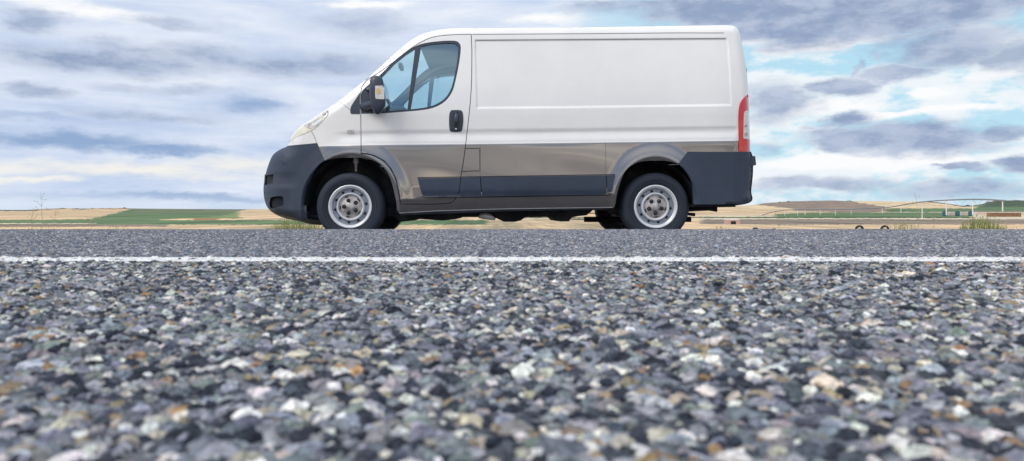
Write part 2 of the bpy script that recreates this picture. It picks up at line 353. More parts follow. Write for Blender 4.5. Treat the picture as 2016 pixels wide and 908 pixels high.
    sp = N('GeometryNodeSetPosition'); pos = N('GeometryNodeInputPosition'); nz = N('ShaderNodeTexNoise'); nz.inputs['Scale'].default_value = 1.7; nz.inputs['Detail'].default_value = 2.5
    L(pos.outputs[0], nz.inputs['Vector'])
    sb = N('ShaderNodeVectorMath'); sb.operation = 'SUBTRACT'; L(nz.outputs['Color'], sb.inputs[0]); sb.inputs[1].default_value = (0.5, 0.5, 0.5)
    mu = N('ShaderNodeVectorMath'); mu.operation = 'MULTIPLY'; L(sb.outputs[0], mu.inputs[0]); mu.inputs[1].default_value = (1.5, 1.5, 1.0)
    L(ico.outputs['Mesh'], sp.inputs['Geometry']); L(mu.outputs[0], sp.inputs['Offset'])
    sm = N('GeometryNodeSetMaterial'); sm.inputs['Material'].default_value = m; L(sp.outputs[0], sm.inputs[0])
    ip = N('GeometryNodeInstanceOnPoints'); L(gi.outputs[0], ip.inputs['Points']); L(sm.outputs[0], ip.inputs['Instance'])
    def na(nm):
        a = N('GeometryNodeInputNamedAttribute'); a.data_type = 'FLOAT_VECTOR'; a.inputs['Name'].default_value = nm
        return [s for s in a.outputs if s.enabled and s.name == 'Attribute'][0]
    er = N('FunctionNodeEulerToRotation'); L(na('srot'), er.inputs[0]); L(er.outputs[0], ip.inputs['Rotation']); L(na('sscale'), ip.inputs['Scale'])
    L(ip.outputs[0], go.inputs[0])
    md = o.modifiers.new('stones', 'NODES'); md.node_group = g
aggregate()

# ------------------------------------------------------------------ fields and hills beyond the road
SK = [(-5000,411),(-1500,409),(-400,412),(0,413.5),(50,413.5),(75,411.8),(120,410.2),(160,410.6),(200,409.8),(245,409.6),(258,410.6),(330,411.3),(400,411.8),(470,412.2),(500,412),(560,411.4),(700,411),(900,412),(1200,411),
      (1380,408),(1480,404),(1507,400),(1552,396.8),(1600,395.4),(1640,394.7),(1665,396),(1719,396.2),(1772,397),(1823,396.4),(1852,399),(1892,405),(1910,405),(1932,402),(1948,397.5),(1972,394.8),(2016,394.6),(2150,396),(2500,404),(3500,408),(7000,412)]
skx, sky_ = np.array([a for a, _ in SK], float), np.array([b for _, b in SK], float)
TAN = np.array([0.56,0.41,0.26]); TAN2 = np.array([0.63,0.48,0.31]); GRN = np.array([0.115,0.175,0.088]); GRN2 = np.array([0.16,0.20,0.095]); BRN = np.array([0.21,0.17,0.135])
SCR = np.array([0.26,0.20,0.16]); DKG = np.array([0.07,0.10,0.065]); PAL = np.array([0.58,0.50,0.37]); RED = np.array([0.26,0.13,0.08])
def field_colour(x, y, ys_):
    x0 = x; x = x+4*math.sin(y*2.3)+3*math.sin(y*5.1+x*0.02); y = y+0.35*math.sin(x0*0.31)*math.sin(x0*0.071)+rng.normal(0, 0.22)
    wob = 0.6*math.sin(x*0.021)+0.4*math.sin(x*0.057+1)
    if x < 960:
        if y > 446.5+wob*0.5: return TAN
        if x < 190:
            if y > 441: return BRN*0.95
            if y > 439.6: return PAL
        elif y > 442.5-0.012*(x-190)*(x < 300): return TAN if x > 330 else BRN*1.15
        if x < 258:
            gb = np.interp(x, [0, 110, 178, 236, 258], [433, 432.8, 431, 418, 411])
            if y > gb: return GRN
            if y < ys_+1.2+1.5*math.sin(x*0.05)**2+0.8*math.sin(x*0.4) and x > 58: return (SCR*0.9 if (math.sin(x*0.35)+math.sin(x*0.13) > 0.2) else TAN*0.85)
            if x < 75 and y < 415.6: return DKG
            return TAN
        lim = np.interp(y, [412, 425, 434], [486, 440, 300])
        if x > lim and y < 433.5:
            if y > 428.2 and x < 480: return GRN2 if y < 430.5 else (RED*1.2 if 380 < x < 430 else TAN)
            return TAN if x > 470 else GRN2*1.2
        k = min(1, max(0, (423-y)/9)); return GRN*(1-0.45*k)+BRN*0.45*k
    else:
        if y > 442+wob*0.6: return TAN
        if y > 431.8: return BRN*1.05 if x > 1380 else TAN
        if y > 429.6: return PAL
        if y > 428.0 and x < 1912: return GRN*0.45
        if 1525 < x < 1912 and y > 418.5+3*max(0, (1600-x)/75): return GRN
        if x <= 1525 and x > 1380 and y > 424: return PAL*0.9 if y < 427 else GRN2
        if x >= 1912 and y > 423: return PAL
        if x > 1745 and 410.5 < y < 417.5: return GRN if y < 415.5 or x < 1900 else BRN
        if x > 1745 and y >= 417.5: return PAL*0.85 if y < 420.5 else TAN
        if x > 1935 and y < 407: return DKG
        if x > 1920 and y < 411: return GRN
        lo = np.interp(x, [1480, 1560, 1700, 1745], [402, 411, 416, 412]); hi = np.interp(x, [1480, 1660, 1690, 1745], [396, 396, 401, 410])
        if 1478 < x < 1745 and hi-2 < y < max(lo, 0)+ (4 if x > 1560 else 0): return SCR
        if x > 1820 and y < ys_+1.6: return DKG
        return TAN2 if y < 412 else TAN
def far_z(px, py):
    """distance of the terrain seen at photo row py in column px"""
    if py >= 421: return 3.5*F/(py-CY)
    return 849.3+(421-py)*95.0
def terrain():
    cols = np.concatenate([np.arange(-5000, -60, 60), np.arange(-60, 2080, 4.0), np.arange(2080, 7000, 60)])
    nr1 = [70, 80, 95, 110, 125]; pys = list(np.arange(456, 421, -0.5)); up = np.linspace(0, 1, 40)
    V, C = [], []
    for px in cols:
        ysk = float(np.interp(px, skx, sky_)); col = []; cc = []
        for z in nr1: col.append((z, FZ)); cc.append(TAN)
        for py in pys: z = 3.5*F/(py-CY); col.append((z, FZ)); cc.append(field_colour(px, py, ysk))
        top = ysk
        for u in up:
            py = 421-(421-top)*u; z = far_z(px, py); h = CAMZ+(CY-py)*z/F; col.append((z, h)); cc.append(field_colour(px, py, ysk))
        zl, hl = col[-1]; col.append((zl+60, hl-1)); cc.append(TAN); col.append((zl+900, FZ-20)); cc.append(TAN)
        for (z, h), c in zip(col, cc):
            r_ = (CY-(h-CAMZ)*F/z); n_ = 0.5*math.sin(r_*3.1+math.sin(px*0.012)*2.2)+0.5*math.sin(r_*1.27+px*0.017+math.sin(px*0.05)); c = np.array(c)*(1+0.13*n_)
            V.append(((px-CX)*z/F, z, h)); C.append((*c, 1))
    n = len(nr1)+len(pys)+len(up)+2; m = len(cols)
    fs = [(i*n+j, (i+1)*n+j, (i+1)*n+j+1, i*n+j+1) for i in range(m-1) for j in range(n-1)]
    b = MB().add(V, fs); 
    mt = bpy.data.materials.new('farmland'); mt.use_nodes = True; t = NT(mt.node_tree); bs = mt.node_tree.nodes['Principled BSDF']
    at = t.n.new('ShaderNodeVertexColor'); at.layer_name = 'crop'
    o = t.n.new('ShaderNodeTexCoord').outputs['Object']
    n1 = t.noise(t.vm('MULTIPLY', o, (1, 0.12, 3)), 0.045, 8, 0.7); n2 = t.noise(t.vm('MULTIPLY', o, (1, 0.06, 1)), 0.35, 6, 0.75)
    f1 = t.ramp(n1, [(0.40, (0.66, 0.71, 0.72)), (0.5, (1, 1, 1)), (0.60, (1.25, 1.20, 1.12))]); f2 = t.ramp(n2, [(0.3, (0.65, 0.67, 0.66)), (0.7, (1.3, 1.28, 1.25))])
    t.put(bs.inputs['Base Color'], t.mix(1.0, t.mix(1.0, at.outputs[0], f1, 'MULTIPLY'), f2, 'MULTIPLY')); bs.inputs['Roughness'].default_value = 1.0
    bs.inputs['Specular IOR Level'].default_value = 0.1
    ob = b.build('hills', mt); tag(ob, kind='structure')
    ca = ob.data.color_attributes.new('crop', 'FLOAT_COLOR', 'POINT'); ca.data.foreach_set('color', np.array(C, float).ravel())
terrain()
def far_pt(px, py):
    z = far_z(px, py); return Vector(((px-CX)*z/F, z, CAMZ+(CY-py)*z/F))

# ------------------------------------------------------------------ the van: helpers in photo pixels + depth, giving real 3D points
def P(px, py, d=0.0):
    y = SIDE+d; return ((px-CX)*y/F, y, CAMZ+(CY-py)*y/F)
def crom(pts, n=4):
    pts = [np.array(p, float) for p in pts]; out = []
    for i in range(len(pts)-1):
        p0 = pts[max(i-1, 0)]; p1 = pts[i]; p2 = pts[i+1]; p3 = pts[min(i+2, len(pts)-1)]
        for k in range(n):
            t = k/n; out.append(0.5*((2*p1)+(-p0+p2)*t+(2*p0-5*p1+4*p2-p3)*t*t+(-p0+3*p1-3*p2+p3)*t**3))
    out.append(pts[-1]); return [tuple(p) for p in out]
SIL = [(627,434,6),(592,432.6,8),(575,428,10),(541,420,14),(527,409,22),(520.5,392,30),(518.7,373,34),(520.6,355,36),(526,332,36),(535.6,308,34),(549,296,30),(566.7,287,26),
       (571,274,24),(585,253,22),(600,243.5,20),(612,235.5,19),(638,218,18),(648,211,17),(667,198.5,16),(707,167,15),(736,143,15),(764.5,117,15),(793,91.5,15),(810,78.6,15),(827.5,68.6,15),(850,61.5,14),(879,57,14),(907,55.6,14),
       (1020,54.8,14),(1130,54,14),(1274,52,14),(1400,50,14),(1432,49.8,14),(1446,52,14),(1453,58,14),(1457,68,14),(1464.5,107,14),(1470,141,14),(1473,185,13),(1475,230,12),(1476.3,276,11),(1477,299,12),
       (1480.5,312,16),(1480.5,340,18),(1479,358,18),(1477,378,18),(1479,394,14),(1462,401,6),(1430,402.5,4)]
SILS = np.array(crom(SIL, 4))
def dist_sil(px, py):
    a = SILS[:-1]; b = SILS[1:]; best = np.full(px.shape, 1e9); rr = np.full(px.shape, 14.0)
    for p, q in zip(a, b):
        ex, ey = q[0]-p[0], q[1]-p[1]; L2 = ex*ex+ey*ey+1e-9
        t = np.clip(((px-p[0])*ex+(py-p[1])*ey)/L2, 0, 1)
        d = np.hypot(px-(p[0]+t*ex), py-(p[1]+t*ey)); m = d < best
        best = np.where(m, d, best); rr = np.where(m, p[2]+(q[2]-p[2])*t, rr)
    return best, rr
def sstep(x, a, b):
    t = np.clip((x-a)/(b-a), 0, 1); return t*t*(3-2*t)
BELT = lambda x: np.interp(x, [560, 630, 710, 780, 917, 1008, 1240, 1460], [290, 288.5, 286.5, 285, 284, 283, 280, 277])
BOT = lambda x: np.interp(x, [600, 786, 860, 1000, 1206, 1500], [425, 420, 415.5, 411.5, 408.5, 403])
REC = [(936.5,79.5),(1429,76.2),(1434,98),(1439,207),(940,213)]   # pressed rectangle on the cargo side
def inrec(px, py):
    l = np.interp(py, [79, 213], [935.5, 939]); r = np.interp(py, [76, 98, 207], [1430, 1434, 1439.5])
    t = np.interp(px, [936, 1430], [79.5, 76.3]); b = np.interp(px, [940, 1439], [213, 207])
    return np.minimum(np.minimum(px-l, r-px), np.minimum(py-t, b-py))
def body_d(px, py):
    px = np.asarray(px, float); py = np.asarray(py, float)
    d = 0.30*np.clip((770-px)/252, 0, 1.2)**2.0
    d = d+0.13*np.clip((225-py)/170, 0, 1.1)**1.5
    d = d+0.05*np.clip((px-1400)/80, 0, 1)**2
    # pressed cargo panel and belt crease
    s = inrec(px, py); d = d+0.011*sstep(s, -1.8, 1.8)
    b = BELT(px); fx = sstep(px, 640, 700)*(1-sstep(px, 1445, 1456))
    q = py-b
    d = d+fx*(0.010*sstep(q, -31, -20)-0.017*sstep(q, -22, -3)-0.004*sstep(q, -3, 2)-0.010*np.clip(q/60, 0, 1.4)**0.8*(q > 0))
    # gentle waviness of sheet metal
    d = d+0.0014*np.sin(px*0.021+0.9*np.sin(py*0.03))*np.sin(py*0.055+px*0.004)*sstep(q, -8, 10)
    # wheel arch flares
    for cx, cy, a_, b_, k in ((690, 405, 90, 95, 1.0), (1291, 404, 77, 88, 1.0)):
        r = np.hypot((px-cx)/a_, (py-cy)/b_)
        fl = 0.024*(1-sstep(r, 1.0, 1.095))*k-0.003*(1-sstep(r, 1.10, 1.15))*k-0.015*(1-sstep(r, 1.10, 1.42))*k
        d = d+fl
    # sill tuck
    e = BOT(px)-py; mid = sstep(px, 770, 800)*(1-sstep(px, 1195, 1225))
    d = d+mid*(0.085*np.clip((27-e)/27, 0, 1)**1.4+0.010*sstep(e, 26, 20))
    # front bumper ledges
    fb = 1-sstep(px, 560, 600)
    d = d+fb*(-0.012*sstep(py, 360, 372)+0.006*sstep(py, 338, 346)*(1-sstep(py, 352, 364)))+0.03*sstep(py, 412, 432)*(1-sstep(px, 600, 640))
    ds, r = dist_sil(px, py)
    k = np.clip((r-ds)/r, 0, 0.9995); rd = r/202.0*1.15
    d = d+rd*(1-np.sqrt(1-k*k))
    return d
def inside(poly, x, y):
    p = np.array([(a[0], a[1]) for a in poly]); c = np.zeros(x.shape, bool); n = len(p); j = n-1
    for i in range(n):
        xi, yi = p[i]; xj, yj = p[j]
        m = ((yi > y) != (yj > y)) & (x < (xj-xi)*(y-yi)/((yj-yi) if yj != yi else 1e-12)+xi); c ^= m; j = i
    return c
def resample(poly, step, closed=True):
    out = []; n = len(poly)
    for i in range(n if closed else n-1):
        a = poly[i]; b = poly[(i+1) % n]; L = math.hypot(b[0]-a[0], b[1]-a[1]); k = max(1, int(math.ceil(L/step)))
        for j in range(k): out.append((a[0]+(b[0]-a[0])*j/k, a[1]+(b[1]-a[1])*j/k))
    if not closed: out.append((poly[-1][0], poly[-1][1]))
    return out
def grow(poly, d):
    p = np.array([(a[0], a[1]) for a in poly]); n = len(p); area = 0.5*sum(p[i][0]*p[(i+1) % n][1]-p[(i+1) % n][0]*p[i][1] for i in range(n))
    sg = 1 if area > 0 else -1; out = []
    for i in range(n):
        e1 = p[i]-p[i-1]; e2 = p[(i+1) % n]-p[i]
        n1 = np.array([e1[1], -e1[0]])/(np.linalg.norm(e1)+1e-9); n2 = np.array([e2[1], -e2[0]])/(np.linalg.norm(e2)+1e-9)
        m = n1+n2; m /= (np.linalg.norm(m)+1e-9); c = max(0.5, float(m@n1)); out.append(tuple(p[i]+sg*m*d/c))
    return out
def panel(poly, holes=(), lines=(), extra=(), step=6.0, off=0.0, rim=0.012, dfn=None, matfn=None):
    dfn = dfn or body_d
    loops = [resample(poly, step*0.8)]+[resample(h, step*0.6) for h in holes]
    V, E = [], []
    for lp in loops:
        b = len(V); V += lp; E += [(b+i, b+(i+1) % len(lp)) for i in range(len(lp))]
    for ln in lines:
        lp = resample(ln, step, False); b = len(V); V += lp; E += [(b+i, b+i+1) for i in range(len(lp)-1)]
    nb = len(V)
    xs = [p[0] for p in loops[0]]; yy = [p[1] for p in loops[0]]
    gx, gy = np.meshgrid(np.arange(min(xs)+step*0.5, max(xs), step), np.arange(min(yy)+step*0.5, max(yy), step))
    gx[1::2] += step*0.5
    G = np.c_[gx.ravel(), gy.ravel()]
    if len(extra): G = np.vstack([G, np.array([(e[0], e[1]) for e in extra])])
    ok = inside(loops[0], G[:, 0], G[:, 1])
    for h in loops[1:]: ok &= ~inside(h, G[:, 0], G[:, 1])
    G = G[ok]; B = np.array(V)
    _, ui = np.unique(np.round(G/1.5).astype(int), axis=0, return_index=True); G = G[np.sort(ui)]
    if len(G):
        keep = np.ones(len(G), bool); ng = len(G)-0
        for i in range(0, len(G), 2000):
            dd = np.min(np.hypot(G[i:i+2000, None, 0]-B[None, :, 0], G[i:i+2000, None, 1]-B[None, :, 1]), axis=1)
            keep[i:i+2000] = dd > 0.55
        G = G[keep]; V = V+[tuple(g) for g in G]
    r = delaunay_2d_cdt([Vector((a[0], a[1])) for a in V], E, [], 0, 1e-4)
    vo = np.array([(v.x, v.y) for v in r[0]]); fo = np.array([tuple(f) for f in r[2] if len(f) == 3])
    ce = vo[fo].mean(axis=1); ok = inside(loops[0], ce[:, 0], ce[:, 1])
    for h in loops[1:]: ok &= ~inside(h, ce[:, 0], ce[:, 1])
    fo = fo[ok]; ce = ce[ok]; used = np.unique(fo); remap = np.zeros(len(vo), int); remap[used] = np.arange(len(used)); vo = vo[used]; fo = remap[fo]
    def pos(px, py):
        d = dfn(px, py)+off; y = SIDE+d; return np.c_[(px-CX)*y/F, y, CAMZ+(CY-py)*y/F]
    W0 = pos(vo[:, 0], vo[:, 1]); h = 0.3
    tx = pos(vo[:, 0]+h, vo[:, 1])-pos(vo[:, 0]-h, vo[:, 1]); ty = pos(vo[:, 0], vo[:, 1]+h)-pos(vo[:, 0], vo[:, 1]-h)
    nn = np.cross(tx, ty); nn /= (np.linalg.norm(nn, axis=1)[:, None]+1e-12); nn[nn[:, 1] > 0] *= -1
    faces = []
    for f in fo:
        a, b, c = W0[f[0]], W0[f[1]], W0[f[2]]; n_ = np.cross(b-a, c-a)
        faces.append(tuple(int(k) for k in (f if n_ @ nn[f[0]] > 0 else f[::-1])))
    mi = [int(matfn(c[0], c[1])) if matfn else 0 for c in ce]
    mb = MB(); mb.add(W0, faces, mi, nn)
    if rim:
        cnt = {}
        for f, m_ in zip(faces, mi):
            for i in range(3):
                a, b = f[i], f[(i+1) % 3]; k = (min(a, b), max(a, b))
                cnt.setdefault(k, []).append((a, b, m_))
        vs, fs, ms = [], [], []
        for k, l in cnt.items():
            if len(l) == 1:
                a, b, m_ = l[0]; q = len(vs)
                vs += [W0[a], W0[b], W0[b]+np.array([0, rim, 0]), W0[a]+np.array([0, rim, 0])]; fs.append((q+1, q, q+3, q+2)); ms.append(m_)
        mb.add(vs, fs, ms)
    return mb
def ribbon(path, width_px, off, step=6, dfn=None):
    """thin strip following the body surface"""
    dfn = dfn or body_d
    pts = np.array(resample([(a[0], a[1]) for a in path], step, False)); n = len(pts)
    t = np.gradient(pts, axis=0); t /= (np.linalg.norm(t, axis=1)[:, None]+1e-9); nr = np.c_[-t[:, 1], t[:, 0]]
    A = pts+nr*width_px/2; B = pts-nr*width_px/2; b = MB(); vs = []
    for q in (A, B):
        d = dfn(q[:, 0], q[:, 1])+off; vs += [P(x, y, dd) for (x, y), dd in zip(q, d)]
    return b.add(vs, [(i, i+1, n+i+1, n+i) for i in range(n-1)])
def prism(poly, d0, d1, taper=1.0):
    """outline at depth d0 carried back to d1 as a solid block"""
    b = MB(); n = len(poly); f = [P(x, y, d0) for x, y in poly]
    cx = sum(p[0] for p in f)/n; cz = sum(p[2] for p in f)/n
    k = [(cx+(p[0]-cx)*taper, SIDE+d1, cz+(p[2]-cz)*taper) for p in f]
    a = sum(f[i][0]*f[(i+1) % n][2]-f[(i+1) % n][0]*f[i][2] for i in range(n))
    fs = [tuple(range(n)), tuple(reversed(range(n, 2*n)))]+[(i, n+i, n+(i+1) % n, (i+1) % n) for i in range(n)]
    if a < 0: fs = [tuple(reversed(q)) for q in fs]
    return b.add(f+k, fs)

VAN = empty('van', ((990-CX)*MID/F, MID, 0), 'white panel van with grey lower panels and dark bumpers, parked across the road', 'van')
def part(mb, name, mats, parent=VAN, mirror=False, **k): return (mb.mirrored() if mirror else mb).build(name, mats, parent, **k)

# outlines
DOOR = crom([(927.7,67.8),(893,68.6),(864.7,71),(844.6,75.8),(821.7,87.2),(793,107.3),(764.5,130),(741.6,146),(727.3,154.5),(715.8,166),(710.9,177.4),(710.2,194.6)], 3)+[(710.5,250)]+\
       crom([(711,303),(722,303.8),(735,307),(754.5,317),(768.4,332.5),(778.3,352.5),(784,377),(788,402)], 3)+[(848.5,402.3)]+crom([(878,401),(890.7,398),(899.8,386),(904.4,375),(906.6,352),(911.2,324.8),(916.2,290),(920.5,251.8),(926.2,197.4),(928.6,154.5),(929,97)], 2)
FARCH = crom([(781,412),(780,397),(772.4,363.3),(762.4,339.6),(748.6,323.7),(728.8,313.2),(709,310.4),(669,310.8),(644,315)], 4)
FARCH2 = crom([(644,315),(629,323.5),(616,343),(608,366),(604,392),(603,424)], 4)
RARCH = crom([(1336,322.5),(1314,317.3),(1292,316),(1263.5,318),(1243.7,325.5),(1230.5,338),(1221.7,358),(1215,380),(1211.8,400)], 4)
RARCH2 = crom([(1336,322.5),(1347,333.5),(1358,349),(1363.7,366),(1365.5,402)], 4)
i0 = int(np.argmin(np.hypot(SILS[:, 0]-566.7, SILS[:, 1]-287))); i1 = int(np.argmin(np.hypot(SILS[:, 0]-1477, SILS[:, 1]-299)))
SB = [(a[0], a[1]) for a in SILS[i0:i1+1]]
BODY = SB+[(1353.8,299),(1342.8,313)]+RARCH+[(1209,408.5),(1000,411.5),(860,415.5),(786,420)]+FARCH+[(639,315.5),(634,304),(623.6,281.7)]
ringpts = []
for off_ in (0.8, 2, 3.6, 6, 9, 13):
    ringpts += grow(resample(SB[::-1]+[(900, 250)], 5), -off_)
for off_ in (-3.2, -1.2, 1.2, 3.2):
    ringpts += resample(grow(REC, off_), 4)
beltl = [(x, float(BELT(x))) for x in np.arange(626, 1470, 12)]
def band(offs, x0=640, x1=1452): return [(x, float(BELT(x))+o) for o in offs for x in np.arange(x0, x1, 6)]
ex_belt = band((-31, -26, -21, -12, -4, -2, 3))
archx = [(cx+a*k*math.cos(t), cy-b*k*math.sin(t)) for cx, cy, a, b in ((690,405,90,95),(1291,404,77,88)) for k in (1.02, 1.04, 1.06, 1.08, 1.10, 1.12, 1.14, 1.18, 1.24) for t in np.linspace(-0.1, 3.24, 90)]
two = lambda x, y: 1 if y > BELT(x) else 0
bodymb = panel(BODY, holes=[grow(DOOR, 0.7)], lines=[beltl], extra=ringpts+ex_belt+archx, matfn=two)
both = MB().join(bodymb).join(bodymb.mirrored())

# surfaces running across the van (roof, bonnet, windscreen, rear, bumpers)
def loft(a, b, crown, n=22, over=0.0):
    pts = SILS[a:b+1]; d = body_d(pts[:, 0], pts[:, 1]); V = []; cen = np.array([990, 240.])
    ts = [0.5-0.5*math.cos(math.pi*i/n) for i in range(n+1)]
    nor = np.gradient(SILS[:, :2], axis=0)[a:b+1]; nor /= np.linalg.norm(nor, axis=1)[:, None]; nor = np.c_[nor[:, 1], -nor[:, 0]]
    for (x, y, r), dd, nr in zip(pts, d, nor):
        e = P(x, y, dd); w0 = 2*MID-2*e[1]
        for t in ts:
            c = crown*4*t*(1-t)+over
            V.append((e[0]+nr[0]*c, e[1]+w0*t, e[2]-nr[1]*c))
    m = len(ts); k = len(pts)
    return MB().add(V, [(i*m+j, (i+1)*m+j, (i+1)*m+j+1, i*m+j+1) for i in range(k-1) for j in range(m-1)])
def idx(x, y): return int(np.argmin(np.hypot(SILS[:, 0]-x, SILS[:, 1]-y)))
A_bb, A_bt, A_hood, A_ws, A_roof, A_rt, A_rb, A_end = 0, i0, idx(667,198.5), idx(850,61.5), idx(1446,52), idx(1453,58), i1, len(SILS)-1
part(both, 'body', [M['white'], M['grey']])
part(loft(A_bt, A_hood, 0.05), 'bonnet', M['white'])
part(loft(A_hood, A_ws, 0.05), 'windscreen', M['screen'])
part(loft(A_ws, A_rt, 0.02), 'roof', M['white'])
rd = part(loft(A_rt, A_rb, 0.015), 'rear_door', [M['white'], M['glass']])
b = MB().box((P(1465,0,0)[0]+0.155, MID-0.62, 1.30), (P(1465,0,0)[0]+0.16, MID-0.08, 1.75)); b.box((P(1465,0,0)[0]+0.155, MID+0.08, 1.30), (P(1465,0,0)[0]+0.16, MID+0.62, 1.75)); b.build('rear_window', M['trim'], rd)
# headliner and bulkhead keep the cab dark
hl = loft(idx(818, 74), idx(930,55.4), 0.02, over=-0.035); part(hl, 'headliner', M['lining'])
bx = P(934, 0, 0)[0]
part(MB().box((bx, SIDE+0.22, 0.45), (bx+0.02, 2*MID-SIDE-0.22, 1.98)), 'bulkhead', M['lining'])

# doors
WIN = crom([(711.5,224.5),(711.2,200),(712,181.5),(725,167.5),(751,145),(774.8,121.5),(798.6,103.2),(818.4,91),(838,84.8),(868,81),(893.8,80.4),(903.5,84.5),(907.3,95),(903.7,125.4),(897.7,155),(891,179),(877.9,198.2),(858,210.7),(834,216.6),(798.6,220),(759,223)], 3)
GLS = grow(WIN, -0.5)
def flatd(px, py):
    px = np.asarray(px, float); py = np.asarray(py, float)
    return 0.30*np.clip((770-px)/252, 0, 1.2)**2.0+0.13*np.clip((225-py)/170, 0, 1.1)**1.5
dm = panel(grow(DOOR, -0.7), holes=[WIN], lines=[beltl], extra=[e for e in ex_belt+archx if e[0] < 930], matfn=two, step=5)
ln = panel(grow(DOOR, 3.0), holes=[grow(WIN, -3)], off=0.055, rim=0, dfn=flatd, step=14)
seal_in = crom([(829,91.5),(850,87.5),(870,85.6),(890,85),(897,87),(902,93),(902,98),(899.5,125),(893.5,155),(887,177),(875,194.5),(856,206.5),(834,212.3),(808.5,215.4)], 3)
quart = [(757,146.5),(776,126),(799,107.5),(818,95.5),(816.5,93.8+5),(801.5,214),(797,216),(760,219.5),(757.5,206)]
quart = [(757,147),(776,127),(799,108.5),(817,97),(802,215.6),(760,219.2),(752,219.6),(752,152)]
glass_all = panel(GLS, off=0.017, rim=0, dfn=flatd, step=10)
frame = panel(WIN, holes=[seal_in, quart], off=0.006, rim=0.014, dfn=flatd, step=6)
HAND = [(889,217),(906,217),(911,223),(912,240),(909.5,256),(905,259.5),(890,259.5),(885.5,256),(884,240),(885,223)]
HAND = crom(HAND+[HAND[0]], 3)[:-1]
def make_door(mir):
    def bd(mb, name, mt, par, **k): return (mb.mirrored() if mir else mb).build(name, mt, par, **k)
    d = bd(dm, 'front_door', [M['white'], M['grey']], VAN)
    bd(ln, 'door_lining', M['lining'], d); bd(glass_all, 'door_window', M['glass'], d); bd(frame, 'window_frame', M['trim'], d)
    h = panel(HAND, off=-0.004, rim=0.012, step=4); 
    gx0, gx1 = 893.5, 902.5
    g = MB().tube([P(898, 221, -0.004), P(898, 228, -0.024), P(898, 238, -0.028), P(898, 247, -0.022), P(898, 251, -0.004)], [0.015, 0.021, 0.023, 0.020, 0.012], 12)
    h.join(g); bd(h, 'door_handle', M['trim'], d)
    k = MB().lathe([(0.0001, -0.012), (0.010, -0.012), (0.011, 0.0)], 16, P(897.8, 253.5, 0)); bd(k, 'key_lock', M['chrome'], d)
    return d
dn = make_door(False); df = make_door(True)
# corner trim on the wing in front of the door, carrying the mirror
TRI = crom([(708.6,182.5),(699.5,196.2),(691.5,209),(689.3,217)], 3)+[(690.2,223.5),(692.5,224.6),(708.6,224.6)]
tri = panel(TRI, off=-0.003, rim=0.01, dfn=flatd, step=5)
for mir in (False, True): part(tri, 'mirror_base', M['trim'], mirror=mir)
def mirror_head(mir):
    # rounded shell: stacked rounded cross-sections between top and bottom
    b = MB(); V = []; n = 20; rows = [(148.8,0.02),(149.6,0.55),(152,0.85),(158,1.0),(175,1.03),(195,1.03),(208,1.0),(217,0.92),(223,0.72),(225.5,0.35),(226,0.02)]
    base = float(body_d(np.array([735.]), np.array([200.]))[0])
    for py, s in rows:
        l = np.interp(py, [148, 165, 200, 226], [729, 727.5, 728, 735]); r = np.interp(py, [148, 160, 206, 226], [752, 754.5, 760, 751])
        cx = (l+r)/2; hw = (r-l)/2*s; d0 = base-0.19; d1 = base-0.03; cd_ = (d0+d1)/2; hd = (d1-d0)/2*s
        for k in range(n):
            t = 2*math.pi*k/n; c = math.copysign(abs(math.cos(t))**0.6, math.cos(t)); q = math.copysign(abs(math.sin(t))**0.6, math.sin(t))
            V.append(P(cx+hw*c, py, cd_+hd*q))
    fs = [(i*n+k, i*n+(k+1) % n, (i+1)*n+(k+1) % n, (i+1)*n+k) for i in range(len(rows)-1) for k in range(n)]
    b.add(V, fs); b.tube([P(716, 212, base+0.05), P(726, 208, base-0.03), P(736, 205, base-0.10)], [0.055, 0.045, 0.035], 12)
    b.tube([P(722, 176, base+0.05), P(730, 176, base-0.08)], [0.02, 0.02], 10)
    mh = (b.mirrored() if mir else b).build('side_mirror', M['trim'], VAN, angle=60)
    ind = prism([(738.5,169),(753,168.5),(755.5,172),(756.5,195.5),(740,195),(738.5,190)], base-0.196, base-0.15)
    (ind.mirrored() if mir else ind).build('indicator_lamp', M['clearlens'], mh)
    am = prism([(741,175),(748,174),(750,182),(745,186),(741,184)], base-0.199, base-0.16)
    (am.mirrored() if mir else am).build('indicator_bulb', M['amber'], mh)
for mir in (False, True): mirror_head(mir)

# front bumper: side skins with openings, and the piece across
FB_SIDE = [(a[0], a[1]) for a in SILS[:i0+1]]
SLOT = [(523,345.5),(538.6,343),(536.8,361.5),(521.5,364.5)]; FOG = crom([(533,389),(545,386.5),(556,387),(558,396),(557.5,404),(548,407),(534,410.5),(530.5,401),(533,389)], 3)[:-1]
fbp = FB_SIDE+[(623.6,281.9),(634,304.2),(639,315.6)]+[p for p in FARCH2]+[(606,432)]
fbm = panel(fbp, holes=[SLOT, FOG], step=5, off=0.0, extra=[p for o in (0.8,2,4,7,11,16,22) for p in grow(resample(FB_SIDE[::-1]+[(610,380)], 5), -o)]+archx)
fbm = MB().join(fbm).join(fbm.mirrored()).join(loft(A_bb, A_bt, 0.065))
fb = part(fbm, 'front_bumper', M['plastic'])
for mir in (False, True):
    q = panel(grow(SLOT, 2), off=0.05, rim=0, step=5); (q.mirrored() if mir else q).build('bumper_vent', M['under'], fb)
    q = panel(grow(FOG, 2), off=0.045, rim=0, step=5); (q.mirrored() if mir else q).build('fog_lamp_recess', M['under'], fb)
nx = P(519, 350, 0.45)[0]
g = MB()
for k in range(5): g.box((nx-0.025, MID-0.24, 0.52+k*0.05), (nx+0.0, MID+0.24, 0.54+k*0.05))
part(g, 'grille', M['trim'])
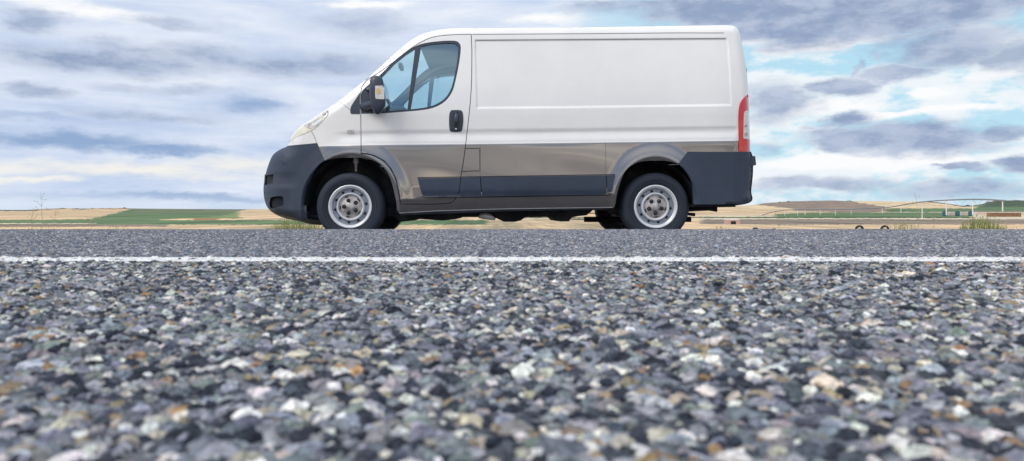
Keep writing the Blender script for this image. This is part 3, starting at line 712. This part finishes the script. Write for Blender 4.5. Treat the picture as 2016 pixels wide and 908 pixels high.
# headlights
HEAD = crom([(568.6,279.5),(575,271.4),(585,256.5),(599,246.2),(616,235.6),(633,224.6),(646.5,215.4)], 3)+[(646.6,224),(637.5,235.5),(627.8,246),(618,254),(606,260.6),(585,269.5)]
for mir in (False, True):
    h = part(panel(HEAD, off=-0.004, rim=0.01, step=3.5), 'headlight', M['headlens'], mirror=mir, )
    for pts, mt, nm in (([(598.5,247.5),(606,243),(613,240.5),(614.5,247),(614,252.5),(608,253.5),(602,250.5)], 'hub', 'lamp_divider'),
                        ([(615.5,240),(625,234),(635,229.5),(633,237),(625,246),(616,251)], 'chrome', 'reflector'),
                        (crom([(634.5,224.5),(640,219.5),(645.5,218),(645.8,224),(641,231),(637,231.5),(634.5,224.5)], 3)[:-1], 'chrome', 'indicator_bowl')):
        q = panel(pts, off=-0.007, rim=0.004, step=3); (q.mirrored() if mir else q).build(nm, M[mt], h)
    q = MB().lathe([(0.0001,-0.02),(0.018,-0.014),(0.026,0.0)], 16, P(640.5, 224.5, float(body_d(np.array([640.5]), np.array([224.5]))[0]))); (q.mirrored() if mir else q).build('bulb_cap', M['clearlens'], h)
# rear bumper
RB = [(1353.8,299.4)]+[(a[0], a[1]) for a in SILS[i1:]]+[(1367,402.6)]+RARCH2[::-1]+[(1342.8,313.4)]
rbm = panel(RB, step=5, off=-0.010, rim=0.03, extra=[p for o in (0.8,2,4,7,11,15) for p in grow(resample([(a[0], a[1]) for a in SILS[i1:]]+[(1400,340)], 5), o)]+archx)
rbm = MB().join(rbm).join(rbm.mirrored()).join(loft(A_rb, A_end, 0.02, over=0.01))
rbo = part(rbm, 'rear_bumper', M['plastic'])
rbl = MB().join(ribbon([(1379,338.3),(1440,337.5)], 1.2, -0.012)).join(ribbon([(1456.5,301),(1456.5,400)], 0.7, -0.0115)); part(rbl, 'bumper_crease', M['trim'], rbo)
for mir in (False, True):
    part(prism([(1478,307.4),(1487,307.4),(1488.8,325),(1480.4,327.3),(1478,327)], 0.09, 0.14), 'door_hinge', M['trim'], mirror=mir)
    TAIL = crom([(1473.2,186),(1466,191),(1459,200),(1455.2,212),(1453.8,236),(1454.6,276)], 3)+[(1455,298.3),(1476,298.8),(1475.6,276),(1474.6,230),(1473.4,200)]
    tl = part(panel(TAIL, off=-0.008, rim=0.014, step=3.5, extra=[(a[0]-k, a[1]) for k in (0.6, 1.5, 3, 5, 8) for a in SILS if 185 < a[1] < 299 and a[0] > 1400]), 'tail_light', M['red'], mirror=mir)
    CL = crom([(1474.6,217.5),(1468,218.5),(1464.8,224),(1464.2,245),(1463.8,268),(1465,273),(1475,274.5)], 3)
    q = panel(CL, off=-0.012, rim=0.005, step=3); (q.mirrored() if mir else q).build('reversing_lens', M['clearlens'], tl)
    for bb in ([(1465.5,246),(1471,245),(1471,250),(1465.5,251)], [(1465.5,262),(1472,261),(1472,267),(1465.5,268)]):
        q = panel(bb, off=-0.014, rim=0.004, step=3); (q.mirrored() if mir else q).build('lamp_bulb', M['hub'], tl)
# cladding along the lower side
CLADS = [[(821.8,351.2),(906.2,349.9),(904,375),(899.4,387.3),(846,388.6),(836,387.5),(831,383),(827,370.4)],
         [(907.6,349.8),(945.0,348.9),(947.8,387.2),(901,387.8),(905.4,375)],
         [(946.6,348.8),(1192.7,345.4),(1194.8,383),(949.4,386.9)],
         [(1194,345.3),(1211.2,344.8),(1206.9,370.4),(1204,377.5),(1200,381.8),(1196.2,382.8)]]
def cover_d(px, py):
    return np.minimum(body_d(px, 349+0*px), 0.004)-0.003+0.012*sstep(py, 372, 388)-0.003*np.sin((py-349)/40*math.pi)
for mir in (False, True):
    for c in CLADS: part(panel(c, off=-0.010, rim=0.03, step=5, dfn=cover_d), 'side_cladding', M['plastic'], mirror=mir)
    for gp in ([(906.9,350),(904.7,375),(900.2,387.2)], [(945.8,349),(948.6,386.8)], [(1193.4,345.6),(1195.5,382.8)]):
        part(ribbon(gp, 2.6, -0.001, dfn=cover_d), 'cladding_gap_shade', M['seam'], mirror=mir)  # dark strip laid behind each gap as painted shade
    part(MB().join(ribbon([(822,349.9),(1211,343.7)], 1.6, -0.002)).join(ribbon([(830,386),(840,389.9),(900,389.2),(1196,384.6),(1203,381.5)], 1.3, -0.004)), 'cladding_seal', M['seam'], mirror=mir)
    # door/flap/panel seams, wing badge and the painted highlight of the sill flange
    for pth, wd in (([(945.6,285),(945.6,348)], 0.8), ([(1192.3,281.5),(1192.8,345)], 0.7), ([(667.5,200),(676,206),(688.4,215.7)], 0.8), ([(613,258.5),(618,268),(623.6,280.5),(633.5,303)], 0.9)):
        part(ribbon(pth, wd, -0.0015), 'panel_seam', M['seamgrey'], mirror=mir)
    part(ribbon([(938,130),(936.2,90),(936.6,80),(1000,79),(1427,76.2)], 1.0, -0.0008), 'groove_shade_strip', M['seamgrey'], mirror=mir)  # grey strip paints the shade along the edge of the pressed panel
    part(ribbon([(930,67.8),(1150,66.4),(1331,64.8),(1425,65)], 1.1, -0.0015), 'roof_gutter', M['seamgrey'], mirror=mir)
    FL = [(917,294),(943.6,293.7),(943.6,335.6),(911.2,336.6)]
    part(panel(FL, off=-0.003, rim=0.004, step=5), 'fuel_flap', M['grey'], mirror=mir) if not mir else None
    if not mir: part(MB().join(ribbon([(916,292.6),(944.6,292.5),(945,336.6),(909.6,337.6)], 1.4, -0.001)), 'flap_seal', M['seam'])
    part(ribbon([(786,419.6),(860,415.2),(1000,411.2),(1206,408.2)], 1.5, -0.004), 'sill_flange_highlight', M['steel'], mirror=mir)  # light strip paints the highlight along the sill's lower edge
    part(MB().join(ribbon([(712,301.6),(724,302.6),(737,306),(756,316.2),(770,332),(779.8,352),(785.4,377),(788.6,399)], 1.3, -0.004)), 'arch_seal', M['seam'], mirror=mir)
# badge lettering on the wing
def badge(txt, px, py, size):
    c = bpy.data.curves.new('badge', 'FONT'); c.body = txt; c.size = size; c.extrude = 0.0025; c.shear = 0.25; c.space_character = 1.05
    o = bpy.data.objects.new('tmp', c); COL.objects.link(o); dg = bpy.context.evaluated_depsgraph_get()
    me = bpy.data.meshes.new_from_object(o.evaluated_get(dg)); bpy.data.objects.remove(o)
    me.materials.append(M['chrome']); ob = bpy.data.objects.new('badge', me); COL.objects.link(ob); ob.parent = VAN
    d = float(body_d(np.array([px+9.]), np.array([py]))[0]); p = Vector(P(px, py, d-0.004)); ob.location = p-Vector(VAN.location); ob.rotation_euler = (math.radians(90), 0, math.radians(-4)); ob['label'] = 'small silver 100 badge on the wing'
badge('100', 680.5, 262.5, 0.052)

# wheels
def wheel_parts():
    R = 0.334
    prof = [(0.212,0.012),(0.222,0.004),(0.245,-0.004),(0.275,-0.009),(0.300,-0.006),(0.318,0.006),(0.327,0.018),(R,0.034),(R,0.060),(R-0.007,0.061),(R-0.007,0.068),(R,0.069),(R,0.098),(R-0.007,0.099),(R-0.007,0.106),(R,0.107),(R,0.135),(R-0.007,0.136),(R-0.007,0.143),(R,0.144),(R,0.178),(0.325,0.198),(0.29,0.213),(0.245,0.208),(0.212,0.196)]
    ty = MB().lathe(prof, 96)
    for rr, yy in ((0.262, -0.0085), (0.236, -0.003)): ty.lathe([(rr-0.002, yy+0.002), (rr, yy-0.0025), (rr+0.002, yy+0.002)], 96)
    rim = MB().lathe([(0.214,0.016),(0.213,0.000),(0.207,-0.004),(0.198,-0.002),(0.192,0.006),(0.190,0.016),(0.183,0.020)], 96)
    rim.lathe([(0.183,0.020),(0.178,0.030),(0.172,0.040),(0.160,0.044),(0.146,0.040),(0.139,0.030)], 96, mi=3)
    rim.lathe([(0.139,0.030),(0.134,0.018),(0.128,0.012),(0.121,0.014),(0.117,0.026)], 96)
    rim.lathe([(0.117,0.026),(0.112,0.032),(0.090,0.030),(0.082,0.024),(0.040,0.022),(0.034,0.015),(0.030,0.012),(0.0001,0.012)], 64, mi=1)
    for k in range(10):
        t = 2*math.pi*(k+0.3)/10; c = (0.155*math.cos(t), 0.0405, 0.155*math.sin(t)); V = [(c[0], c[1]-0.0035, c[2])]
        for j in range(14):
            a = 2*math.pi*j/14; u = 0.0135*math.cos(a); v = 0.0110*math.sin(a)
            V.append((c[0]+v*math.cos(t)-u*math.sin(t), c[1]-0.0035, c[2]+v*math.sin(t)+u*math.cos(t)))
        rim.add(V, [(0, 1+j, 1+(j+1) % 14) for j in range(14)], 2)
    for k in range(5):
        t = 2*math.pi*(k+0.05)/5; V = []
        for s in (0, 1):
            for j in range(6):
                a = t-0.17+0.34*j/5; r = 0.097+0.011*s; V.append((r*math.cos(a), 0.0285, r*math.sin(a)))
        rim.add(V, [(j, j+1, 7+j, 6+j) for j in range(5)], 2)
    return ty, rim
ty, rim = wheel_parts()
def nut(k, t0):
    t = t0+2*math.pi*k/5; c = (0.0645*math.cos(t), 0.018, 0.0645*math.sin(t))
    b = MB().lathe([(0.021, 0.005), (0.021, 0.0035), (0.013, 0.004)], 18, c, mi=1)
    b.lathe([(0.013, 0.004), (0.0125, -0.010), (0.008, -0.013), (0.0001, -0.013)], 6, c, mi=0); return b
def place_wheel(px, far, t0):
    wx = P(px, 405, 0.05)[0]; wy = SIDE+0.045
    base = P(px, 405, 0.05)
    def mk(b): 
        c, s = math.cos(t0), math.sin(t0); o = MB(); o.f = b.f; o.mi = b.mi; o.nn = b.nn
        o.v = [(base[0]+x*c-z*s, (wy+y) if not far else (2*MID-wy-y), 0.334+x*s+z*c) for x, y, z in b.v]
        if far: o.f = [tuple(reversed(f)) for f in b.f]
        return o
    wh = mk(rim).build('wheel', [M['steel'], M['hub'], M['hole'], M['dish']], VAN, angle=50)
    mk(ty).build('tyre', M['rubber'], wh, angle=35)
    for k in range(5): mk(nut(k, 0.0)).build('lug_nut', [M['nut'], M['hole']], wh, smooth=False)
place_wheel(689.3, False, 0.63); place_wheel(1291, False, 0.96); place_wheel(689.3, True, 0.2); place_wheel(1291, True, 1.2)

# wheel housings: half-round liners behind each arch
def liner(px, rpx, w0, w1):
    c = P(px, 405, 0.05); r = rpx/202.0; b = MB(); V = []; n = 28
    for k in range(n+1):
        t = math.pi*(k/n)*1.0; x = c[0]+r*0.98*math.cos(t); z = 0.345+r*1.04*math.sin(t)
        V += [(x, SIDE+w0, z), (x, SIDE+w1, z)]
    b.add(V, [(2*k, 2*k+2, 2*k+3, 2*k+1) for k in range(n)])
    W_ = [(c[0], SIDE+w1, 0.33)]+[V[2*k+1] for k in range(n+1)]
    b.add(W_, [(0, k+1, k+2) for k in range(n)])
    return b
for px, rp, w0 in ((690, 93, 0.02), (1289, 82, 0.02)):
    b = liner(px, rp, w0, 0.42)
    for mir in (False, True): part(b, 'wheel_housing', M['under'], mirror=mir)
# spring strut above front wheel
part(MB().tube([P(701, 322, 0.2), P(701, 338, 0.16)], [0.014, 0.012], 10).tube([P(701, 300, 0.2), P(701, 322, 0.2)], [0.03, 0.028], 12), 'suspension_strut', M['hub'])

# underbody
UB = [(600,405),(1420,403),(1420,408),(1365,410),(1352,420),(1225,414),(1170,412),(1155,424),(1137,426),(1127,428),(1120,436),(1104,436.5),(1096,427.5),(1034,428),(1026,434),(1014,437),(992,436.8),(982,432),(972,428),(905,427.5),(895,432),(872,434.5),(850,433),(820,431),(800,434),(790,437),(770,425),(610,424)]
part(prism(UB, 0.42, 1.55, 0.97), 'underbody', M['under'])
part(prism([(789,412),(1000,409.5),(1209,407),(1209,412),(1000,416),(789,424)], 0.07, 0.45), 'sill_floor', M['under'])
part(MB().tube([P(943,428,0.36), P(948,425.5,0.34), P(956,425,0.33), P(965,427.5,0.33), P(975,432,0.34)], [0.012,0.03,0.038,0.03,0.012], 14), 'exhaust_silencer', M['steel'])
part(MB().tube([P(1125,431.5,0.6), P(1172,431.8,0.6)], 0.006, 6).tube([P(1150,420,0.6), P(1300,421,0.6)], 0.005, 6), 'brake_rod', M['under'])
part(MB().tube([P(1150,432,0.5+0.5), P(1360,432,0.5+0.5)], 0.03, 8), 'rear_axle', M['under'])
part(MB().tube([P(1350,413,0.35), P(1395,411,0.30), P(1412,411,0.28)], [0.02,0.02,0.034], 12).tube([P(1352,421,0.3), P(1368,423,0.3)], [0.014,0.018], 8).box(P(1368,408,0.3)[:1]+(SIDE+0.25,P(1368,408,0.3)[2]), (P(1415,403,0.3)[0], SIDE+1.6, P(1415,403.5,0.3)[2])), 'tow_hitch', M['under'])
part(MB().box((P(1362,0,0)[0], SIDE+0.1, 0.33), (P(1455,0,0)[0], 2*MID-SIDE-0.1, 0.36)), 'rear_floor', M['under'])

# cab interior
def seat(y0):
    X = P(885, 0, 0.2)[0]
    b = MB().box((X-0.50, y0, 0.72), (X-0.02, y0+0.50, 0.90)); s1 = b.build('seat', M['cloth'], VAN, bevel=0.05)
    b = MB(); v = []; 
    for z, xo, hw in ((0.85, -0.04, 0.25), (1.15, 0.03, 0.26), (1.40, 0.09, 0.22), (1.47, 0.11, 0.15)):
        for (dx_, s) in ((-0.07, -1), (-0.07, 1), (0.05, 1), (0.05, -1)): v.append((X+xo+dx_, y0+0.25+s*hw, z))
    b.add(v, [(4*i+k, 4*i+(k+1) % 4, 4*i+4+(k+1) % 4, 4*i+4+k) for i in range(3) for k in range(4)]+[(12,13,14,15)])
    b.build('backrest', M['cloth'], s1, bevel=0.03)
    MB().box((X+0.06, y0+0.13, 1.50), (X+0.15, y0+0.37, 1.68)).build('headrest', M['cloth'], s1, bevel=0.03)
seat(SIDE+0.22); seat(SIDE+1.25)
dxx = P(700, 0, 0.3)[0]
d_ = MB().add([(dxx-0.22, y, z) for y in (SIDE+0.30, 2*MID-SIDE-0.30) for z in (0.95, 1.22)]+[(dxx+0.33, y, z) for y in (SIDE+0.26, 2*MID-SIDE-0.26) for z in (0.85, 1.23)], [(0,1,3,2),(4,6,7,5),(0,4,5,1),(2,3,7,6),(1,5,7,3),(0,2,6,4)])
part(d_, 'dashboard', M['dash'], bevel=0.02)
st = MB(); c = Vector((dxx+0.42, SIDE+0.48, 1.27)); t_ = math.radians(35)
ring = [c+Vector((-math.sin(t_)*0, 0, 0))+Vector((0.21*math.sin(a)*math.sin(t_)*-1, 0.21*math.cos(a), 0.21*math.sin(a)*math.cos(t_))) for a in np.linspace(0, 2*math.pi, 33)]
st.tube(ring, 0.016, 8, cap=False); st.tube([ring[0], c, ring[16]], 0.014, 6); st.tube([c, c+Vector((-0.25, 0, -0.15))], 0.03, 8)
part(st, 'steering_wheel', M['trim'])
part(MB().box((dxx+0.36, MID-0.10, 1.86), (dxx+0.40, MID+0.10, 1.92)), 'rear_view_mirror', M['trim'], bevel=0.008)
part(MB().box((dxx+0.10, MID+0.50, 1.233), (dxx+0.28, MID+0.74, 1.236)), 'papers', M['paper'])

# ------------------------------------------------------------------ weeds on the verge
def leafmat(n, a, b_):
    m = bpy.data.materials.new(n); m.use_nodes = True; t = NT(m.node_tree); bs = m.node_tree.nodes['Principled BSDF']
    o = t.n.new('ShaderNodeTexCoord').outputs['Object']; t.put(bs.inputs['Base Color'], t.mix(t.smooth(t.noise(o, 18, 4, 0.6), 0.35, 0.65), (*a, 1), (*b_, 1))); bs.inputs['Roughness'].default_value = 0.85; return m
M['straw'] = leafmat('dry_straw', (0.40, 0.34, 0.17), (0.20, 0.24, 0.07)); M['grassgreen'] = leafmat('green_grass', (0.09, 0.17, 0.04), (0.28, 0.30, 0.10)); M['stalk'] = leafmat('pale_dry_stalk', (0.50, 0.44, 0.30), (0.30, 0.28, 0.16))
def tuft(px0, px1, top, y, n, mname, label, seed, green=0.5):
    r = random.Random(seed); xa, xb = (px0-CX)*y/F, (px1-CX)*y/F; b = MB(); bz = -0.02-(max(0, y-10))*0.16
    H = CAMZ+(CY-top)*y/F-bz
    for i in range(n):
        u = r.random(); x = xa+(xb-xa)*u; yy = y+r.uniform(-0.15, 0.15); env = 0.45+0.55*math.sin(math.pi*min(1, max(0, u)))
        h = H*env*r.uniform(0.55, 1.0); lx = r.gauss(0, 0.16)*h; ly = r.gauss(0, 0.1)*h; wd = r.uniform(0.0016, 0.0032)
        p = [(x, yy, bz), (x+lx*0.25, yy+ly*0.3, bz+h*0.5), (x+lx*0.6, yy+ly*0.7, bz+h*0.82), (x+lx, yy+ly, bz+h)]; vs = []
        for q, s in zip(p, (1, 0.9, 0.6, 0.15)): vs += [(q[0]-wd*s, q[1]+wd*s*0.4, q[2]), (q[0]+wd*s, q[1]-wd*s*0.4, q[2])]
        b.add(vs, [(0,1,3,2),(2,3,5,4),(4,5,7,6)], 0 if r.random() > green else 1)
        if r.random() < 0.25:
            t = Vector(p[3]); b.tube([t-Vector((lx*0.05, 0, h*0.10)), t, t+Vector((lx*0.06, 0, h*0.06))], [0.001, 0.005, 0.001], 5, mi=0)
    o = b.build('grass_tuft', [M['straw'], M['grassgreen']]); c = Vector(((xa+xb)/2, y, bz)); o.data.transform(__import__('mathutils').Matrix.Translation(-c)); o.location = c
    tag(o, label, 'grass tuft', 'grass tufts along the far verge')
tuft(526, 616, 431, 10.2, 420, 's', 'low yellow-green grass tuft beside the front wheel of the van', 1, 0.45)
tuft(596, 645, 437, 10.3, 220, 's', 'short green grass tuft partly hidden by the front tyre', 2, 0.6)
tuft(1745, 1815, 433, 10.6, 120, 's', 'yellow-green grass tuft right of the two half-hidden field wheels', 3, 0.3)
tuft(1893, 1968, 422, 10.0, 240, 's', 'tallest green grass tuft, at the right end of the verge', 4, 0.72)
tuft(1960, 1995, 440, 10.2, 40, 's', 'sparse dry grass tuft right of the tallest green tuft', 5, 0.2)
tuft(1385, 1440, 443, 11.0, 60, 's', 'small low grass tuft just behind the rear bumper of the van', 6, 0.4)
tuft(10, 130, 438, 10.8, 70, 's', 'thin dry grass tuft at the far left of the verge', 7, 0.2)
tuft(200, 250, 440, 11.0, 70, 's', 'sparse dry grass tuft on the left verge between the tall stalk and the green field', 8, 0.2)
def stalk(px, top, y, label, seed, lean=0.02):
    r = random.Random(seed); bz = -0.03; x = (px-CX)*y/F; ht = CAMZ+(CY-top)*y/F-bz; b = MB()
    pts = [(x+lean*ht*(k/6)**2*3+r.uniform(-0.004, 0.004), y, bz+ht*k/6) for k in range(7)]
    b.tube(pts, [0.0028, 0.0026, 0.0024, 0.002, 0.0017, 0.0014, 0.001], 6)
    for k in range(9):
        i = r.randint(2, 5); q = Vector(pts[i]); d = Vector((r.uniform(-0.07, 0.07), r.uniform(-0.04, 0.04), r.uniform(0.04, 0.09)))
        b.tube([q, q+d*0.6, q+d], [0.0012, 0.001, 0.0007], 5); b.tube([q+d*0.95, q+d*1.06, q+d*1.18], [0.001, 0.0045, 0.001], 6)
    o = b.build('weed_stalk', M['stalk']); c = Vector((x, y, bz)); o.data.transform(__import__('mathutils').Matrix.Translation(-c)); o.location = c
    tag(o, label, 'weed', 'tall dry weed stalks on the verge')
stalk(84, 379, 10.3, 'tallest thin dry weed stalk with seed heads at the far left', 1, -0.02)
stalk(62, 410, 10.6, 'short thin dry weed stalk left of the tallest left stalk', 2)
stalk(106, 418, 10.4, 'short thin dry weed stalk right of the tallest left stalk', 3, 0.04)
stalk(180, 426, 11, 'low dry weed stalk in front of the left green field edge', 4)
stalk(1808, 378, 10.8, 'tallest thin dry weed stalk on the right verge', 5, -0.03)
stalk(1838, 428, 10.2, 'short dry weed stalk with brown heads near the right end', 6, 0.01)
stalk(1533, 424, 10.6, 'thin dry weed stalk standing behind the rear bumper', 7, 0.02)

# ------------------------------------------------------------------ irrigation machine in the field
M['galv'] = mat('galvanised_pipe', (0.20, 0.23, 0.26), 0.55, metal=0.3); M['droptube'] = mat('white_drop_tube', (0.75, 0.76, 0.76), 0.6)
M['fieldtyre'] = mat('field_tyre', (0.015, 0.02, 0.025), 0.85); M['teal'] = mat('teal_tank', (0.035, 0.12, 0.15), 0.5, var=0.15); M['pink'] = mat('faded_pink_render', (0.58, 0.38, 0.32), 0.9, var=0.12, vscale=2)
M['pale'] = mat('pale_panel', (0.62, 0.57, 0.52), 0.8, var=0.15, vscale=0.5); M['bale'] = mat('brown_bales', (0.24, 0.13, 0.075), 0.95, var=0.3, vscale=0.8)
IRR = empty('irrigation_machine', ((1716-CX)*120/F, 120, FZ), 'long arched irrigation pipe on trusses and wheels standing across the right-hand fields', 'irrigation machine')
# towers along a line that runs away to the left
def ip(px, z): return np.array([(px-CX)*z/F, z])
tow = [ip(1508, 262), ip(1716, 150), ip(1979, 96)]
def pipe_pts():
    # (px, py, z) seen along the pipe
    q = [(1500,424,262),(1520,418,258),(1545,414,250),(1600,412,230),(1660,412.5,205),(1720,410,184),(1752,408,174),(1795,400.5,158),(1823,397,150),(1863,394.2,136),(1915,392.6,120),(1950,393.4,108),(1979,395.4,100)]
    return [Vector(((a-CX)*z/F, z, CAMZ+(CY-b_)*z/F)) for a, b_, z in crom(q, 4)]
pp = pipe_pts()
MB().tube(pp, [0.12]*len(pp), 8).build('pipe', M['galv'], IRR)
tr = MB()
for (a, b_) in ((30, 46), (18, 29)):
    low = [pp[k]+Vector((0, 0, -1.25*math.sin(math.pi*(k-a)/(b_-a)))) for k in range(a, b_+1) if k < len(pp)]
    tr.tube(low, 0.025, 5)
    for j in range(2, len(low)-1, 3): tr.tube([low[j], pp[min(a+j-1, len(pp)-1)]], 0.02, 4); tr.tube([low[j], pp[min(a+j+1, len(pp)-1)]], 0.02, 4)
tr.build('truss', M['galv'], IRR)
for px, bot, rad in ((1545,424.5,0.10),(1567,424.5,0.10),(1591,424,0.10),(1616,424,0.09),(1643,424,0.09),(1673,423,0.08),(1737,420,0.08),(1774,419,0.08),(1816,432,0.11),(1864,424,0.11),(1916,423.5,0.11),(1974,416,0.10)):
    k = min(range(len(pp)), key=lambda i: abs((pp[i].x/pp[i].y*F+CX)-px)); p = pp[k]; zb = CAMZ+(CY-bot)*p.y/F
    MB().tube([p, (p.x, p.y, max(zb, FZ))], rad*0.75, 6).build('drop_tube', M['droptube'], IRR)
def fwheel(px, z, r):
    x = (px-CX)*z/F; b = MB(); b.lathe([(r*0.6,-0.14),(r*0.9,-0.16),(r,-0.10),(r,0.10),(r*0.9,0.16),(r*0.6,0.14)], 28, (x, z, FZ+r*0.98), closed=True)
    o = b.build('field_wheel', M['fieldtyre'], IRR)
    h = MB()
    for q in range(6): h.tube([(x, z-0.05, FZ+r*0.98), (x+r*0.66*math.cos(q*1.047), z-0.05, FZ+r*0.98+r*0.66*math.sin(q*1.047))], 0.04, 5)
    h.build('wheel_spokes', M['galv'], o)
for px, z, r in ((1692, 112, 0.66), (1742, 112, 0.66), (1487, 112, 0.50), (1524, 112, 0.42)): fwheel(px, z, r)
for (a, b_, z) in ((1692, 1742, 112), (1487, 1524, 112)):
    xa, xb = (a-CX)*z/F, (b_-CX)*z/F
    MB().tube([(xa, z, FZ+0.72), (xb, z, FZ+0.72)], 0.05, 6).build('axle_beam', M['galv'], IRR)
# tanks, trailers, bales and hut
def tank(px, label):
    z = 470; x = (px-CX)*z/F; e = MB().box((x-1.05, z-1, FZ), (x+1.05, z+1, FZ+3.1)); o = e.build('water_tank', M['teal'], bevel=0.25)
    c = MB().lathe([(0.45, 0), (0.45, 0.01)], 4, (x, z, FZ)); tag(o, label, 'tank', 'teal tanks in the far field'); o.data.transform(__import__('mathutils').Matrix.Translation((-x, -z, -FZ))); o.location = (x, z, FZ)
    MB().box((x-0.4, z-0.4, FZ+3.05), (x+0.4, z+0.4, FZ+3.35)).build('tank_lid', M['fieldtyre'], o, bevel=0.05)
tank(1860, 'leftmost of three dark teal tanks beneath the irrigation pipe'); tank(1885, 'middle one of three dark teal tanks beneath the irrigation pipe'); tank(1911, 'rightmost of three dark teal tanks beneath the irrigation pipe')
def trailer(px0, px1, label):
    z = 480; xa, xb = (px0-CX)*z/F, (px1-CX)*z/F; o = MB().box((xa, z-1, FZ+0.5), (xb, z+1, FZ+2.3)).build('farm_trailer', M['pale'], bevel=0.08)
    c = ((xa+xb)/2, z, FZ); o.data.transform(__import__('mathutils').Matrix.Translation((-c[0], -c[1], -c[2]))); o.location = c; tag(o, label, 'trailer', 'pale trailers in the far field')
    MB().box((xa+0.8, z-1.02, FZ+1.1), (xb-0.8, z-1.0, FZ+1.8)).build('side_panel', M['pink'], o)
    for t in (0.2, 0.8):
        MB().lathe([(0.45,-0.1),(0.45,0.1)], 14, (xa+(xb-xa)*t, z-0.9, FZ+0.45)).build('trailer_wheel', M['fieldtyre'], o)
trailer(1865, 1880, 'pale trailer between the left and middle teal tanks'); trailer(1890, 1906, 'pale trailer between the middle and right teal tanks'); trailer(1916, 1943, 'long pale trailer between the right teal tank and the brown bale stack')
def bales():
    z = 430; xa, xb = (1945-CX)*z/F, (2008-CX)*z/F; b = MB(); n = 8; wd = (xb-xa)/n
    for r in range(2):
        for k in range(n): b.box((xa+k*wd+0.03, z-1.2+0.05*((k*7+r*3) % 3), FZ+r*1.15), (xa+(k+1)*wd-0.03, z+1.2, FZ+r*1.15+1.12))
    o = b.build('bale_stack', M['bale'], bevel=0.08); c = ((xa+xb)/2, z, FZ); o.data.transform(__import__('mathutils').Matrix.Translation((-c[0], -c[1], -c[2]))); o.location = c
    tag(o, 'long low brown stack of bales at the right edge of the fields', 'bale stack')
bales()
def hut():
    z = 190; xa, xb = (1432-CX)*z/F, (1457-CX)*z/F
    e = empty('field_hut', ((xa+xb)/2, z, FZ), 'small pale pink hut with dark opening in the field behind the van', 'hut')
    MB().box((xa, z, FZ), (xb, z+2.5, FZ+1.15)).build('wall', M['pink'], e)
    MB().add([(xa-0.1, z-0.1, FZ+1.15), (xb+0.1, z-0.1, FZ+1.15), (xb+0.1, z+2.6, FZ+1.15), (xa-0.1, z+2.6, FZ+1.15), (xa+0.2, z+1.2, FZ+1.45), (xb-0.2, z+1.2, FZ+1.45)], [(0,1,5,4),(2,3,4,5),(1,2,5),(3,0,4),(3,2,1,0)]).build('roof', M['pale'], e)
    MB().box((xa+0.9, z-0.02, FZ), (xa+2.2, z-0.004, FZ+0.8)).build('doorway', M['under'], e)
hut()
# shrubs on the skyline
def shrub(px, w, h, label, seed):
    r = random.Random(seed); ysk = float(np.interp(px, skx, sky_)); p = far_pt(px, ysk+0.8); s = p.y/F; W_, H_ = w*s, h*s; b = MB()
    for i in range(240):
        a = r.uniform(0, 6.28); q = r.random()**0.5; t = r.random(); x = p.x+math.cos(a)*q*W_/2*(1-0.4*t); y = p.y+math.sin(a)*q*W_/3; z = p.z-0.3+H_*t*(1-0.35*q)
        k = 0.08*H_+0.15; n1 = Vector((r.gauss(0, 1), r.gauss(0, 1), r.gauss(0, 1))).normalized(); n2 = n1.orthogonal().normalized(); n3 = n1.cross(n2); c = Vector((x, y, z))
        b.add([c+n2*k, c+n3*k, c-n2*k, c-n3*k], [(0, 1, 2, 3)])
    o = b.build('shrub', M['shrub'], smooth=False); o.data.transform(__import__('mathutils').Matrix.Translation(-p)); o.location = p; tag(o, label, 'shrub', 'dark shrubs on the skyline')
M['shrub'] = leafmat('shrub_leaves', (0.035, 0.055, 0.03), (0.07, 0.09, 0.05))
for i, (px, w_, h_, lb) in enumerate([(124, 14, 2.2, 'dark shrub on the left skyline, right of the tall weed stalk'), (152, 10, 1.5, 'low dark shrub in the middle of the left ridge'), (182, 9, 1.4, 'small dark shrub on the left ridge just before its right-hand end'),
        (245, 9, 2.4, 'dark shrub where the left ridge meets the green field'), (1552, 8, 2.2, 'dark shrub on the scrubby hill nearest the van'), (1535, 6, 1.8, 'tiny dark shrub low on the left flank of the scrubby hill'), (1672, 14, 2.4, 'dark shrub at the right end of the scrubby hill'),
        (1826, 12, 2, 'dark shrub on the skyline where the irrigation pipe crosses it'), (1905, 10, 3, 'dark shrub in the dip of the right skyline, under the pipe'), (1946, 14, 3, 'dark shrub at the left foot of the far right hill'),
        (1962, 16, 2.5, 'wide dark shrub on top of the far right hill'), (2000, 18, 2.2, 'wide dark shrub on the skyline at the right edge')]):
    shrub(px, w_, h_, lb, 40+i)
